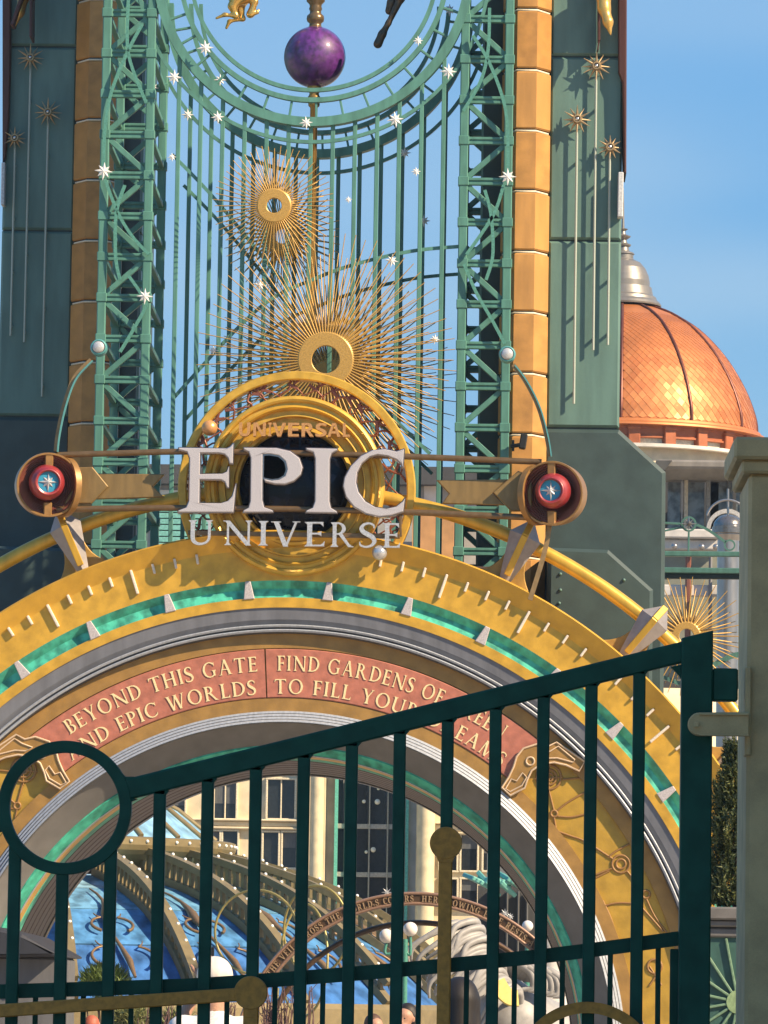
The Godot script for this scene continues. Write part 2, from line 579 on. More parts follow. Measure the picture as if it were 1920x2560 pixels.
func _strokes(ch: String) -> Array:
	var T := 0.155
	var N := 0.075
	match ch:
		"I": return [_stem(0.2, 0, 1, T)]
		"H": return [_stem(0.2, 0, 1, T), _stem(0.82, 0, 1, T), _diag(0.2, 0.49, 0.82, 0.49, 0.0), PackedVector2Array([Vector2(0.2, 0.48), Vector2(0.82, 0.48), Vector2(0.82, 0.55), Vector2(0.2, 0.55)])]
		"E": return [_stem(0.2, 0, 1, T), _arm(0.2, 0.62, 0.967, -0.13), _arm(0.2, 0.56, 0.52, 0.07), _arm(0.2, 0.56, 0.52, -0.07), _arm(0.2, 0.66, 0.033, 0.15)]
		"F": return [_stem(0.2, 0, 1, T), _arm(0.2, 0.62, 0.967, -0.14), _arm(0.2, 0.54, 0.50, 0.07), _arm(0.2, 0.54, 0.50, -0.07)]
		"L": return [_stem(0.2, 0, 1, T), _arm(0.2, 0.66, 0.033, 0.17)]
		"T": return [_stem(0.42, 0, 0.98, T, true, false), _arm(0.42, 0.82, 0.967, -0.13), PackedVector2Array([Vector2(0.42, 0.934), Vector2(0.14, 0.934), Vector2(0.06, 0.87), Vector2(0.015, 0.80), Vector2(0.0, 0.82), Vector2(0.03, 1.0), Vector2(0.42, 1.0)])]
		"O": return [_bowl(0.5, 0.5, 0.5, 0.52, 0.155, 0.07, 80, 262), _bowl(0.5, 0.5, 0.5, 0.52, 0.155, 0.07, 258, 442)]
		"C": return [_bowl(0.5, 0.5, 0.5, 0.52, 0.155, 0.07, 48, 312), PackedVector2Array([Vector2(0.80, 0.93), Vector2(0.86, 0.99), Vector2(0.85, 0.72), Vector2(0.82, 0.72), Vector2(0.78, 0.83)]), PackedVector2Array([Vector2(0.80, 0.07), Vector2(0.86, 0.24), Vector2(0.83, 0.25), Vector2(0.78, 0.15)])]
		"G": return [_bowl(0.5, 0.5, 0.5, 0.52, 0.155, 0.07, 48, 305), PackedVector2Array([Vector2(0.80, 0.93), Vector2(0.86, 0.99), Vector2(0.85, 0.72), Vector2(0.82, 0.72), Vector2(0.78, 0.83)]), _stem(0.80, 0.06, 0.44, 0.14, false, true)]
		"D": return [_stem(0.2, 0, 1, T), _bowl(0.34, 0.5, 0.58, 0.5, 0.155, 0.065, -92, 92), PackedVector2Array([Vector2(0.2, 0.935), Vector2(0.36, 0.935), Vector2(0.36, 1), Vector2(0.2, 1)]), PackedVector2Array([Vector2(0.2, 0), Vector2(0.36, 0), Vector2(0.36, 0.065), Vector2(0.2, 0.065)])]
		"P": return [_stem(0.2, 0, 1, T), _bowl(0.30, 0.73, 0.36, 0.27, 0.15, 0.06, -95, 92), PackedVector2Array([Vector2(0.2, 0.94), Vector2(0.31, 0.94), Vector2(0.31, 1), Vector2(0.2, 1)])]
		"B": return [_stem(0.2, 0, 1, T), _bowl(0.32, 0.76, 0.29, 0.24, 0.14, 0.055, -92, 92), _bowl(0.32, 0.275, 0.37, 0.275, 0.15, 0.06, -92, 92), PackedVector2Array([Vector2(0.2, 0.945), Vector2(0.33, 0.945), Vector2(0.33, 1), Vector2(0.2, 1)]), PackedVector2Array([Vector2(0.2, 0.50), Vector2(0.33, 0.50), Vector2(0.33, 0.56), Vector2(0.2, 0.56)]), PackedVector2Array([Vector2(0.2, 0), Vector2(0.33, 0), Vector2(0.33, 0.06), Vector2(0.2, 0.06)])]
		"R": return [_stem(0.2, 0, 1, T), _bowl(0.31, 0.745, 0.34, 0.255, 0.15, 0.06, -92, 92), PackedVector2Array([Vector2(0.2, 0.94), Vector2(0.32, 0.94), Vector2(0.32, 1), Vector2(0.2, 1)]), PackedVector2Array([Vector2(0.2, 0.49), Vector2(0.32, 0.49), Vector2(0.32, 0.55), Vector2(0.2, 0.55)]), PackedVector2Array([Vector2(0.34, 0.53), Vector2(0.52, 0.53), Vector2(0.80, 0.12), Vector2(0.90, 0.03), Vector2(1.0, 0.0), Vector2(0.94, -0.02), Vector2(0.76, -0.01)])]
		"S": return [_swell([[0.56, 0.78], [0.545, 0.90], [0.40, 0.975], [0.22, 0.93], [0.13, 0.78], [0.20, 0.63], [0.36, 0.52], [0.52, 0.40], [0.58, 0.23], [0.48, 0.07], [0.28, 0.015], [0.11, 0.08], [0.075, 0.22]], [0.03, 0.07, 0.075, 0.10, 0.14, 0.17, 0.18, 0.17, 0.14, 0.10, 0.075, 0.07, 0.03])]
		"N": return [_stem(0.16, 0, 0.97, N, true, false), _stem(0.90, 0.03, 1, N, false, true), _diag(0.13, 1.0, 0.90, -0.02, 0.19), _serif(0.10, 1.0, 0.12)]
		"A": return [_diag(0.13, 0, 0.47, 1.03, N), _diag(0.80, 0, 0.47, 1.03, 0.165), PackedVector2Array([Vector2(0.22, 0.33), Vector2(0.70, 0.33), Vector2(0.68, 0.39), Vector2(0.24, 0.39)]), _serif(0.13, 0, 0.13), _serif(0.80, 0, 0.17)]
		"V": return [_diag(0.47, -0.03, 0.14, 1, 0.165), _diag(0.47, -0.03, 0.81, 1, N), _serif(0.14, 1, 0.17), _serif(0.81, 1, 0.13)]
		"W": return [_diag(0.40, -0.03, 0.14, 1, 0.16), _diag(0.40, -0.03, 0.66, 1, N), _diag(0.90, -0.03, 0.66, 1, 0.16), _diag(0.90, -0.03, 1.20, 1, N), _serif(0.14, 1, 0.16), _serif(1.20, 1, 0.12), _serif(0.66, 1, 0.14)]
		"M": return [_diag(0.16, 0, 0.24, 1, N), _diag(0.58, -0.02, 0.26, 1, 0.16), _diag(0.58, -0.02, 0.92, 1, N), _diag(1.04, 0, 0.94, 1, 0.16), _serif(0.16, 0, 0.12), _serif(1.04, 0, 0.16)]
		"Y": return [_diag(0.42, 0.44, 0.14, 1, 0.155), _diag(0.42, 0.44, 0.72, 1, N), _stem(0.42, 0, 0.50, T, true, false), _serif(0.14, 1, 0.16), _serif(0.72, 1, 0.12)]
		"U": return [_stem(0.2, 0.32, 1, T, false, true), _stem(0.84, 0.30, 1, 0.10, false, true), _swell([[0.2, 0.36], [0.225, 0.18], [0.36, 0.055], [0.54, 0.03], [0.72, 0.09], [0.82, 0.22], [0.84, 0.36]], [T, 0.15, 0.12, 0.09, 0.085, 0.09, 0.10])]
	return [_stem(0.2, 0, 1, T)]
func roman(ch: String, depth: float) -> Dictionary:
	var shapes: Array = []
	for s in _strokes(ch):
		var cur: PackedVector2Array = s
		if cur.size() < 3: continue
		var area := 0.0
		for i in cur.size(): area += cur[i].cross(cur[(i + 1) % cur.size()])
		if absf(area) < 0.0004: continue
		if Geometry2D.is_polygon_clockwise(cur): cur.reverse()
		var keep: Array = []
		var holes: Array = []
		for o in shapes:
			var res := Geometry2D.merge_polygons(o, cur)
			var outs: Array = []
			for q in res:
				if Geometry2D.is_polygon_clockwise(q): holes.append(q)
				else: outs.append(q)
			if outs.size() == 1: cur = outs[0]
			else: keep.append(o)
		keep.append(cur)
		# a hole closed by this stroke is cut open along an upright through its middle
		for h in holes:
			var lo := 1e9
			var hi := -1e9
			for q in h:
				lo = minf(lo, q.x)
				hi = maxf(hi, q.x)
			if hi - lo < 0.01: continue
			h.reverse()
			var cx := (lo + hi) * 0.5
			var nxt: Array = []
			for o in keep:
				for half in [PackedVector2Array([Vector2(-2, -2), Vector2(cx, -2), Vector2(cx, 3), Vector2(-2, 3)]), PackedVector2Array([Vector2(cx, -2), Vector2(4, -2), Vector2(4, 3), Vector2(cx, 3)])]:
					for piece in Geometry2D.intersect_polygons(o, half):
						for c in Geometry2D.clip_polygons(piece, h):
							if not Geometry2D.is_polygon_clockwise(c): nxt.append(c)
			keep = nxt
		shapes = keep
	var x0 := 1e9
	var x1 := -1e9
	for s in shapes:
		for q in s:
			x0 = minf(x0, q.x)
			x1 = maxf(x1, q.x)
	var m := Mb.new()
	for s in shapes:
		var p := PackedVector2Array()
		for q in s: p.append(q - Vector2(x0, 0))
		m.prism(p, -depth * 0.5, depth * 0.5, 0.0)
	return {"mesh": m.mesh(), "w": x1 - x0, "h": 1.0}

# ================================================================== scene
const SUN := Vector3(0.70, 0.60, 0.39)   # towards the sun
func _ready() -> void:
	rng.seed = 4242
	var cam := Camera3D.new()
	cam.name = "camera"
	cam.fov = FOV
	cam.near = 0.1
	cam.far = 2000.0
	add_child(cam)
	cam.transform = Transform3D(cam_basis, CAM_POS)
	cam.current = true
	var env := Environment.new()
	env.background_mode = Environment.BG_SKY
	env.sky = Sky.new()
	env.sky.sky_material = sky_material()
	env.tonemap_mode = Environment.TONE_MAPPER_LINEAR
	env.tonemap_exposure = 1.92
	env.background_energy_multiplier = 0.52
	env.sdfgi_enabled = true
	env.ssao_enabled = true
	env.ssil_enabled = true
	env.fog_enabled = true
	env.fog_density = 0.00025
	env.fog_light_color = Color(0.72, 0.80, 0.88)
	var we := WorldEnvironment.new()
	we.name = "world"
	we.environment = env
	add_child(we)
	var sun := DirectionalLight3D.new()
	sun.name = "sun"
	sun.light_color = Color(1.0, 0.90, 0.76)
	sun.light_energy = 1.6
	sun.light_angular_distance = 0.5
	sun.shadow_enabled = true
	add_child(sun)
	sun.look_at_from_position(SUN * 100.0, Vector3.ZERO, Vector3.UP)

	make_textures()
	ground()
	towers()
	arch()
	domed_building()
	far_facades()
	add_shade_block()
	screens()
	lattice_columns()
	sign_board()
	rail_and_crystals()
	lanterns()
	wall_stars()
	pole_and_statues()
	star_ornaments()
	beyond_right()
	carousel()
	plaza_things()
	people()
	planter_and_cypress()
	gate()

func sky_material() -> PanoramaSkyMaterial:
	var w := 1024
	var h := 512
	var im := Image.create(w, h, false, Image.FORMAT_RGBF)
	var nz := FastNoiseLite.new()
	nz.seed = 5
	nz.frequency = 1.0
	nz.fractal_octaves = 5
	for y in h:
		var el := PI * (0.5 - (y + 0.5) / h)
		var t := clampf(el / (PI * 0.5), 0.0, 1.0)
		var hor := Color(0.42, 0.65, 0.79)
		var low := Color(0.095, 0.385, 0.81)
		var top := Color(0.07, 0.20, 0.52)
		var s1 := clampf(t / 0.165, 0, 1)
		s1 = s1 * s1 * (3.0 - 2.0 * s1)
		var c := hor.lerp(low, s1).lerp(top, smoothstep(0.15, 1.0, t))
		for x in w:
			var q := c
			if el > 0.0:
				var a := TAU * x / w
				var d := Vector3(cos(el) * sin(a), sin(el), cos(el) * cos(a))
				var f := nz.get_noise_3d(d.x * 2.2, d.y * 14.0, d.z * 2.2)
				q = c.lerp(Color(0.60, 0.74, 0.84), clampf((f - 0.02) * 0.9, 0.0, 0.30) * (1.0 - t * 0.6))
			else:
				q = Color(0.30, 0.31, 0.31)
			im.set_pixel(x, y, q)
	var m := PanoramaSkyMaterial.new()
	m.panorama = ImageTexture.create_from_image(im)
	return m

func ground() -> void:
	var m := Mb.new()
	m.face([Vector3(-400, 0, 100), Vector3(400, 0, 100), Vector3(400, 0, -900), Vector3(-400, 0, -900)], Vector3.UP)
	structure(m, "ground", mat("paving", 0.46, 0.40, 0.32, 0.85, 0.0, "mottle", 0.3))

# ------------------------------------------------------------------ gold arch
const ARCH := Vector3(-2.528, 0.904, -60.0)
func band(prof: Array, a0 := -9.0, a1 := 189.0, k := 180) -> Mb:
	var m := Mb.new()
	m.lathe(Transform3D(Basis.IDENTITY, ARCH), prof, k, deg_to_rad(a0), deg_to_rad(a1))
	return m
func polar(deg: float, r: float, z := 0.0) -> Vector3:    # degrees from the vertical, to the right
	var a := deg_to_rad(deg)
	return ARCH + Vector3(sin(a) * r, cos(a) * r, z)
func turned(deg: float) -> Basis:
	return Basis(Vector3(0, 0, 1), -deg_to_rad(deg))

func arch() -> void:
	var t := thing("portal_arch", "huge gold and green arch with a carved inscription on pink panels", "arch", Vector3(ARCH.x, 0, ARCH.z))
	var gold := mat("arch_gold", 0.66, 0.38, 0.045, 0.42, 0.28, "mottle", 0.55, 0.09)
	var green := mat("arch_green", 0.075, 0.52, 0.37, 0.55, 0.0, "patina", 0.45, 0.35)
	var grey := mat("arch_grey", 0.15, 0.158, 0.18, 0.5, 0.0, "streak", 0.5, 0.2)
	var white := mat("arch_silver", 0.40, 0.43, 0.47, 0.4, 0.2, "fine", 0.8, 0.15)
	var dark := mat("arch_dark", 0.045, 0.05, 0.06, 0.5, 0.0, "fine", 0.8, 0.2)
	var brown := mat("arch_bronze", 0.33, 0.185, 0.045, 0.55, 0.1, "mottle", 0.5, 0.25)
	var field := mat("arch_field", 0.46, 0.28, 0.035, 0.48, 0.2, "mottle", 0.5, 0.3)
	part(band([Vector2(6.40, -1.4), Vector2(6.46, -1.4), Vector2(6.46, 0.10), Vector2(6.44, 0.13), Vector2(6.225, 0.0)]), "rim_band", gold, t)
	part(band([Vector2(6.225, 0.0), Vector2(5.842, 0.0)]), "face_band", gold, t)
	part(band([Vector2(5.842, 0.0), Vector2(5.746, -0.085), Vector2(5.636, -0.06), Vector2(5.624, -0.002)]), "green_channel", green, t)
	part(band([Vector2(5.630, -0.03), Vector2(5.630, 0.006), Vector2(5.506, 0.006), Vector2(5.506, -0.05)]), "inner_gold_band", gold, t)
	part(band([Vector2(5.506, -0.012), Vector2(5.36, -0.03), Vector2(5.30, -0.07)]), "grey_band", grey, t)
	part(band([Vector2(5.30, -0.07), Vector2(5.298, -0.02), Vector2(5.285, -0.008), Vector2(5.265, -0.02), Vector2(5.262, -0.06)]), "outer_moulding", white, t)
	part(band([Vector2(5.262, -0.06), Vector2(5.242, -0.06)]), "moulding_groove", dark, t)
	part(band([Vector2(5.242, -0.07), Vector2(5.240, -0.02), Vector2(5.228, -0.01), Vector2(5.208, -0.022), Vector2(5.205, -0.06)]), "outer_moulding", white, t)
	part(band([Vector2(5.205, -0.05), Vector2(5.195, -0.055), Vector2(5.190, -0.13)]), "recess_wall", dark, t)
	part(band([Vector2(5.2, -0.125), Vector2(5.012, -0.125), Vector2(5.010, -0.17)]), "frieze_border", brown, t)
	part(band([Vector2(4.392, -0.17), Vector2(4.390, -0.125), Vector2(4.225, -0.125)]), "frieze_border", brown, t)
	part(band([Vector2(5.015, -0.165), Vector2(4.385, -0.165)]), "frieze_field", field, t)
	# inner moulding: a stack of fine fillets
	var prof := [Vector2(4.232, -0.14)]
	var zz := -0.13
	var rr := 4.232
	for i in 4:
		prof.append(Vector2(rr, zz + 0.02))
		prof.append(Vector2(rr - 0.006, zz + 0.035))
		prof.append(Vector2(rr - 0.028, zz + 0.045))
		prof.append(Vector2(rr - 0.034, zz + 0.03))
		rr -= 0.038
		zz += 0.045
	prof.append(Vector2(4.082, zz))
	part(band(prof), "inner_moulding", white, t)
	part(band([Vector2(4.082, 0.04), Vector2(4.076, -0.06), Vector2(3.815, -0.46)]), "splayed_reveal", mat("arch_soffit", 0.165, 0.16, 0.155, 0.65, 0.0, "mottle", 0.5, 0.1), t)
	part(band([Vector2(3.83, -0.44), Vector2(3.81, -0.43), Vector2(3.715, -0.62)]), "inner_green_band", green, t)
	part(band([Vector2(3.722, -0.61), Vector2(3.714, -0.60), Vector2(3.706, -0.70)]), "silver_fillet", white, t)
	part(band([Vector2(3.71, -0.70), Vector2(3.703, -0.71), Vector2(3.70, -1.15)]), "inner_gold_fillet", gold, t)
	part(band([Vector2(3.704, -1.15), Vector2(3.695, -1.16), Vector2(3.692, -1.6)]), "inner_green_band", green, t)
	var wood := mat("arch_wood", 0.060, 0.026, 0.022, 0.45, 0.0, "streak", 1.0, 0.4)
	for k in 6:
		var z0 := -1.60 - k * 0.50
		part(band([Vector2(3.70 - k * 0.004, z0), Vector2(3.685 - k * 0.004, z0 - 0.01), Vector2(3.684 - k * 0.004, z0 - 0.47), Vector2(3.70, z0 - 0.48)]), "vault_board", wood, t)
	part(band([Vector2(3.70, -4.60), Vector2(3.645, -4.62), Vector2(3.645, -4.9), Vector2(3.9, -4.9)]), "rear_rim", mat("black_trim", 0.012, 0.014, 0.018, 0.25, 0.0, "fine", 1.0, 0.1), t)
	part(band([Vector2(6.40, -1.4), Vector2(6.30, -1.5), Vector2(4.10, -1.5)], -9, 189, 90), "rear_face", dark, t)
	var m := Mb.new()
	m.box(Vector3(-2.4, 7.02, -62.0), Vector3(5.6, 0.16, 0.7), 0.02)
	m.box(Vector3(-2.4, 6.72, -62.0), Vector3(5.4, 0.44, 0.6), 0.02)
	part(m, "roof_beam", mat("dark_brown", 0.055, 0.035, 0.025, 0.6, 0.0, "mottle", 0.6), t)
	# graduation ticks and grey wedges
	var tickm := mat("tick_ivory", 0.72, 0.64, 0.52, 0.55, 0.0, "fine", 2.0, 0.1)
	var short_t := Mb.new()
	short_t.box(Vector3(0, 0, 0.015), Vector3(0.032, 0.125, 0.07), 0.007)
	var long_t := Mb.new()
	long_t.box(Vector3(0, -0.09, 0.015), Vector3(0.034, 0.31, 0.07), 0.007)
	var sm := short_t.mesh()
	var lm := long_t.mesh()
	for side in [-1, 1]:
		for k in range(-3, 16):
			var deg: float = side * (18.25 + k * 2.56)
			var is_long := posmod(k, 4) == 0
			inst(lm if is_long else sm, "long_tick" if is_long else "short_tick", tickm, t, Transform3D(turned(deg), polar(deg, 6.19)))
	var w := Mb.new()
	w.prism(PackedVector2Array([Vector2(-0.068, -0.112), Vector2(0.068, -0.112), Vector2(0.034, 0.104), Vector2(0.026, 0.112), Vector2(-0.026, 0.112), Vector2(-0.034, 0.104)]), -0.09, 0.025, 0.008)
	var wm := w.mesh()
	var wmat := mat("wedge_grey", 0.46, 0.43, 0.44, 0.6, 0.0, "fine", 1.5, 0.2)
	for side in [-1, 1]:
		for k in 6:
			var deg: float = side * (4.95 + k * 10.03)
			inst(wm, "wedge", wmat, t, Transform3D(turned(deg), polar(deg, 5.732)))
	# inscription
	var pink := mat("inscription_pink", 0.42, 0.145, 0.095, 0.65, 0.0, "mottle", 0.9, 0.3)
	var cream := mat("letter_cream", 0.80, 0.66, 0.36, 0.5, 0.0, "fine", 2.0, 0.1)
	var lines := {0: [["BEYOND THIS GATE", 4.735, 0.185, -34.4, -4.5], ["AND EPIC WORLDS", 4.450, 0.180, -36.5, -4.9]], 1: [["FIND GARDENS OF GREEN", 4.735, 0.185, -1.5, 34.0], ["TO FILL YOUR DREAMS", 4.450, 0.180, -2.0, 36.4]]}
	var fr := 60.10 / 60.0
	for i in 2:
		var a0 := 90.0 - (-3.35 if i == 0 else 39.5)
		var a1 := 90.0 - (-39.5 if i == 0 else -3.15)
		var pm := band([Vector2(5.004, -0.16), Vector2(5.0, -0.120), Vector2(4.99, -0.112), Vector2(4.408, -0.112), Vector2(4.398, -0.120), Vector2(4.395, -0.16)], a0, a1, 60)
		var p := part(pm, "inscription_panel", pink, t)
		p.set_meta("label", "pink panel reading BEYOND THIS GATE AND EPIC WORLDS" if i == 0 else "pink panel reading FIND GARDENS OF GREEN TO FILL YOUR DREAMS")
		for l in lines[i]:
			text_on_arc(l[0], ARCH + Vector3(0, 0, -0.106), l[1] * fr - 0.012, l[2], l[3], l[4], "roman", 400, 0.007, cream, p, 0.17, 0.38)
	# cartouches and star-map relief, read on the right half and mirrored
	var plate_px := [[80, 850], [120, 790], [148, 730], [165, 672], [205, 625], [285, 600], [345, 616], [395, 590], [556, 700], [526, 756], [450, 722], [380, 706], [305, 716], [252, 752], [226, 805], [212, 852], [130, 896]]
	var inner_px := [[105, 858], [150, 790], [172, 800], [205, 780], [225, 745]]
	var outline := mat("relief_rim", 0.62, 0.46, 0.30, 0.45, 0.1, "fine", 2.0, 0.1)
	var linem := mat("relief_line", 0.30, 0.16, 0.05, 0.5, 0.1, "fine", 2.0, 0.1)
	for side in [1, -1]:
		var poly := PackedVector2Array()
		for q in plate_px:
			var p := P(1220 + q[0] / 2.304, 1600 + q[1] / 2.304, 60.1)
			poly.append(Vector2(ARCH.x + (p.x - ARCH.x) * side, p.y))
		var pm := Mb.new()
		pm.prism(poly, -60.18, -60.065, 0.012)
		var plate := part(pm, "cartouche", brown, t)
		var ring := PackedVector3Array()
		for q in poly: ring.append(Vector3(q.x, q.y, -60.06))
		var om := Mb.new()
		om.tube(ring, 0.014, 6, true)
		var bits := [[[100, 856], [135, 800], [165, 812], [200, 765], [222, 790], [195, 838], [128, 874]], [[300, 660], [360, 640], [405, 612], [500, 690], [490, 705], [400, 680], [340, 682]]]
		for bl in bits:
			var c := PackedVector3Array()
			for q in bl:
				var p := P(1220 + q[0] / 2.304, 1600 + q[1] / 2.304, 60.06)
				c.append(Vector3(ARCH.x + (p.x - ARCH.x) * side, p.y, -60.06))
			om.tube(c, 0.011, 6, true)
		var cp := P(1220 + 243 / 2.304, 1600 + 698 / 2.304, 60.06)
		om.tube(circle_pts(Vector3(ARCH.x + (cp.x - ARCH.x) * side, cp.y, -60.06), 0.05, 16), 0.012, 6, true)
		part(om, "cartouche_rim", outline, plate)
		for cc in [[350, 790, 70], [350, 790, 44], [350, 790, 24], [380, 1000, 18], [765, 1290, 50], [765, 1290, 27], [910, 1465, 22], [960, 1880, 40]]:
			var p := P(1220 + cc[0] / 2.304, 1600 + cc[1] / 2.304, 60.15)
			var rm := Mb.new()
			rm.tube(circle_pts(Vector3(ARCH.x + (p.x - ARCH.x) * side, p.y, -60.158), cc[2] / 2.304 * S(60.5), 24), 0.016, 6, true)
			part(rm, "relief_ring", linem, t)
		for ln in [[350, 862, 380, 985], [380, 1018, 392, 1090], [400, 1015, 480, 1020, 560, 1003], [392, 988, 460, 935, 556, 878], [410, 1105, 480, 1130, 560, 1160, 720, 1262], [812, 1175, 740, 1215, 690, 1252], [432, 802, 548, 794], [620, 1352, 722, 1312], [670, 1532, 740, 1515, 830, 1516], [660, 1500, 710, 1610, 740, 1725], [912, 1490, 960, 1590, 1030, 1685], [890, 1545, 940, 1600, 1010, 1680], [800, 1330, 850, 1390], [930, 1880, 1000, 1990], [1000, 1890, 930, 1990], [350, 700, 350, 880], [270, 800, 432, 790], [700, 1330, 620, 1370]]:
			var c := PackedVector3Array()
			for k in range(0, ln.size(), 2):
				var p := P(1220 + ln[k] / 2.304, 1600 + ln[k + 1] / 2.304, 60.15)
				c.append(Vector3(ARCH.x + (p.x - ARCH.x) * side, p.y, -60.158))
			var rm := Mb.new()
			rm.tube(curve(c, 5), 0.013, 6)
			part(rm, "relief_line", linem, t)

# ------------------------------------------------------------------ sign
func sign_letters(list: Dictionary, t: Node3D, dist: float, face_m: Material, trim_m: Material) -> void:
	for ch in list:
		var q := []
		for p in list[ch]: q.append([400 + p[0] / 2.37, 1000 + p[1] / 2.37])
		var poly := flat(q, dist)
		var m := Mb.new()
		m.prism(poly, -dist - 0.035, -dist + 0.02, 0.007)
		var l := part(m, "letter", face_m, t)
		l.set_meta("label", "big white letter %s of the upper word" % ch)
		var wide := Geometry2D.offset_polygon(poly, 0.013)
		var b := Mb.new()
		for w in wide: b.prism(w, -dist - 0.16, -dist - 0.004, 0.008)
		part(b, "letter_edge", trim_m, l)
var sign_node: Node3D
func sign_board() -> void:
	var gold := mat("sign_gold", 0.66, 0.40, 0.055, 0.38, 0.3, "mottle", 0.7, 0.07)
	var bronze := mat("sign_bronze", 0.20, 0.125, 0.06, 0.35, 0.5, "mottle", 1.0, 0.15)
	var copper := mat("sign_copper", 0.60, 0.31, 0.115, 0.4, 0.35, "fine", 1.5, 0.1)
	var c := P(736, 1214, 59.93)
	var t := thing("portal_sign", "round gold sign with large white letters above the arch", "sign", Vector3(c.x, 7.3, c.z))
	sign_node = t
	var m := Mb.new()
	var xf := Transform3D(Basis.IDENTITY, c)
	m.lathe(xf, [Vector2(1.10, -0.4), Vector2(1.115, -0.4), Vector2(1.12, 0.0), Vector2(1.105, 0.035), Vector2(1.075, 0.05), Vector2(1.05, 0.035), Vector2(1.035, 0.0), Vector2(1.0, 0.005), Vector2(0.975, 0.03), Vector2(0.955, 0.005), Vector2(0.945, -0.05), Vector2(0.885, -0.045)], 96)
	part(m, "outer_disc", gold, t)
	m = Mb.new()
	m.lathe(xf, [Vector2(0.885, -0.04), Vector2(0.88, 0.015), Vector2(0.865, 0.02), Vector2(0.855, -0.06), Vector2(0.76, -0.055), Vector2(0.735, 0.0), Vector2(0.705, 0.01), Vector2(0.685, -0.03), Vector2(0.68, -0.12)], 96)
	part(m, "inner_disc", gold, t)
	m = Mb.new()
	var prof := []
	for i in 13:
		var a := PI * 0.5 * i / 12.0
		prof.append(Vector2(0.695 * cos(a), -0.13 + 0.20 * sin(a)))
	m.lathe(xf, prof, 64, 0, TAU, true)
	var glass := mat("sign_globe", 0.75, 0.75, 0.8, 0.10, 0.0, "night", 0.7, 0.0)
	glass.metallic_specular = 0.3
	part(m, "dark_globe", glass, t)
	m = Mb.new()
	m.lathe(Transform3D(Basis.IDENTITY, P(742, 1224, 60.25)), [Vector2(1.375, -0.16), Vector2(1.47, -0.16), Vector2(1.48, -0.15), Vector2(1.48, 0.05), Vector2(1.465, 0.07), Vector2(1.385, 0.07), Vector2(1.37, 0.055), Vector2(1.37, -0.16)], 120)
	part(m, "outer_ring", gold, t)
	# copper vine work between ring and disc
	var c2 := P(740, 1222, 60.3)
	var vine := mat("vine_copper", 0.24, 0.085, 0.055, 0.45, 0.3, "fine", 2.0, 0.1)
	for k in 46:
		var a := deg_to_rad(lerpf(-35.0, 215.0, (k + rng.randf() * 0.6) / 46.0))
		var sl := rng.randf_range(0.10, 0.30) * (1 if k % 2 == 0 else -1)
		var pts := PackedVector3Array()
		for j in 5:
			var f := j / 4.0
			var aa := a + sl * f + sin(f * PI) * rng.randf_range(-0.06, 0.06)
			pts.append(c2 + Vector3(cos(aa), sin(aa), 0) * lerpf(1.12, 1.38, f) + Vector3(0, 0, sin(f * 3.0) * 0.05))
		var vm := Mb.new()
		vm.tube(curve(pts, 3), rng.randf_range(0.008, 0.017), 5)
		if k % 2 == 0:
			var e := pts[2]
			vm.bar(e, e + Vector3(cos(a + 1.2), sin(a + 1.2), 0) * 0.13, 0.04, 0.015, 0.005)
			vm.bar(pts[3], pts[3] + Vector3(cos(a - 0.9), sin(a - 0.9), 0) * 0.09, 0.03, 0.015, 0.004)
		part(vm, "vine_stem", vine, t)
	m = Mb.new()
	m.ball(P(524, 1070, 60.1), 0.099, 20)
	part(m, "copper_ball", mat("ball_copper", 0.72, 0.36, 0.14, 0.35, 0.3, "fine", 3.0, 0.05), t)
	m = Mb.new()
	m.ball(P(949, 1382, 59.75), 0.095, 20)
	part(m, "silver_ball", mat("ball_silver", 0.62, 0.62, 0.62, 0.22, 0.6, "fine", 3.0, 0.05), t)
	# rails carrying the letters
	for row in [[[137, 1138], [300, 1133], [474, 1129], [740, 1133], [1008, 1141], [1354, 1155]], [[141, 1274], [300, 1271], [470, 1270], [740, 1273], [1008, 1280], [1329, 1294]]]:
		m = Mb.new()
		m.tube(curve(px(row, 59.82), 5), 0.038, 12)
		part(m, "rail", bronze, t)
	for rod in [1004]:
		m = Mb.new()
		m.tube(px([[rod, 1268], [rod, 1310]], 59.82), 0.012, 6)
		part(m, "hanger", bronze, t)
	m = Mb.new()
	m.bar(P(470, 1332, 59.8), P(1000, 1341, 59.8), 0.06, 0.05, 0.006)
	part(m, "letter_rail", bronze, t)
	var white := mat("letter_white", 0.60, 0.555, 0.55, 0.32, 0.3, "fine", 3.0, 0.0)
	var chrome := mat("letter_chrome", 0.34, 0.29, 0.27, 0.18, 0.9, "fine", 1.2, 0.0)
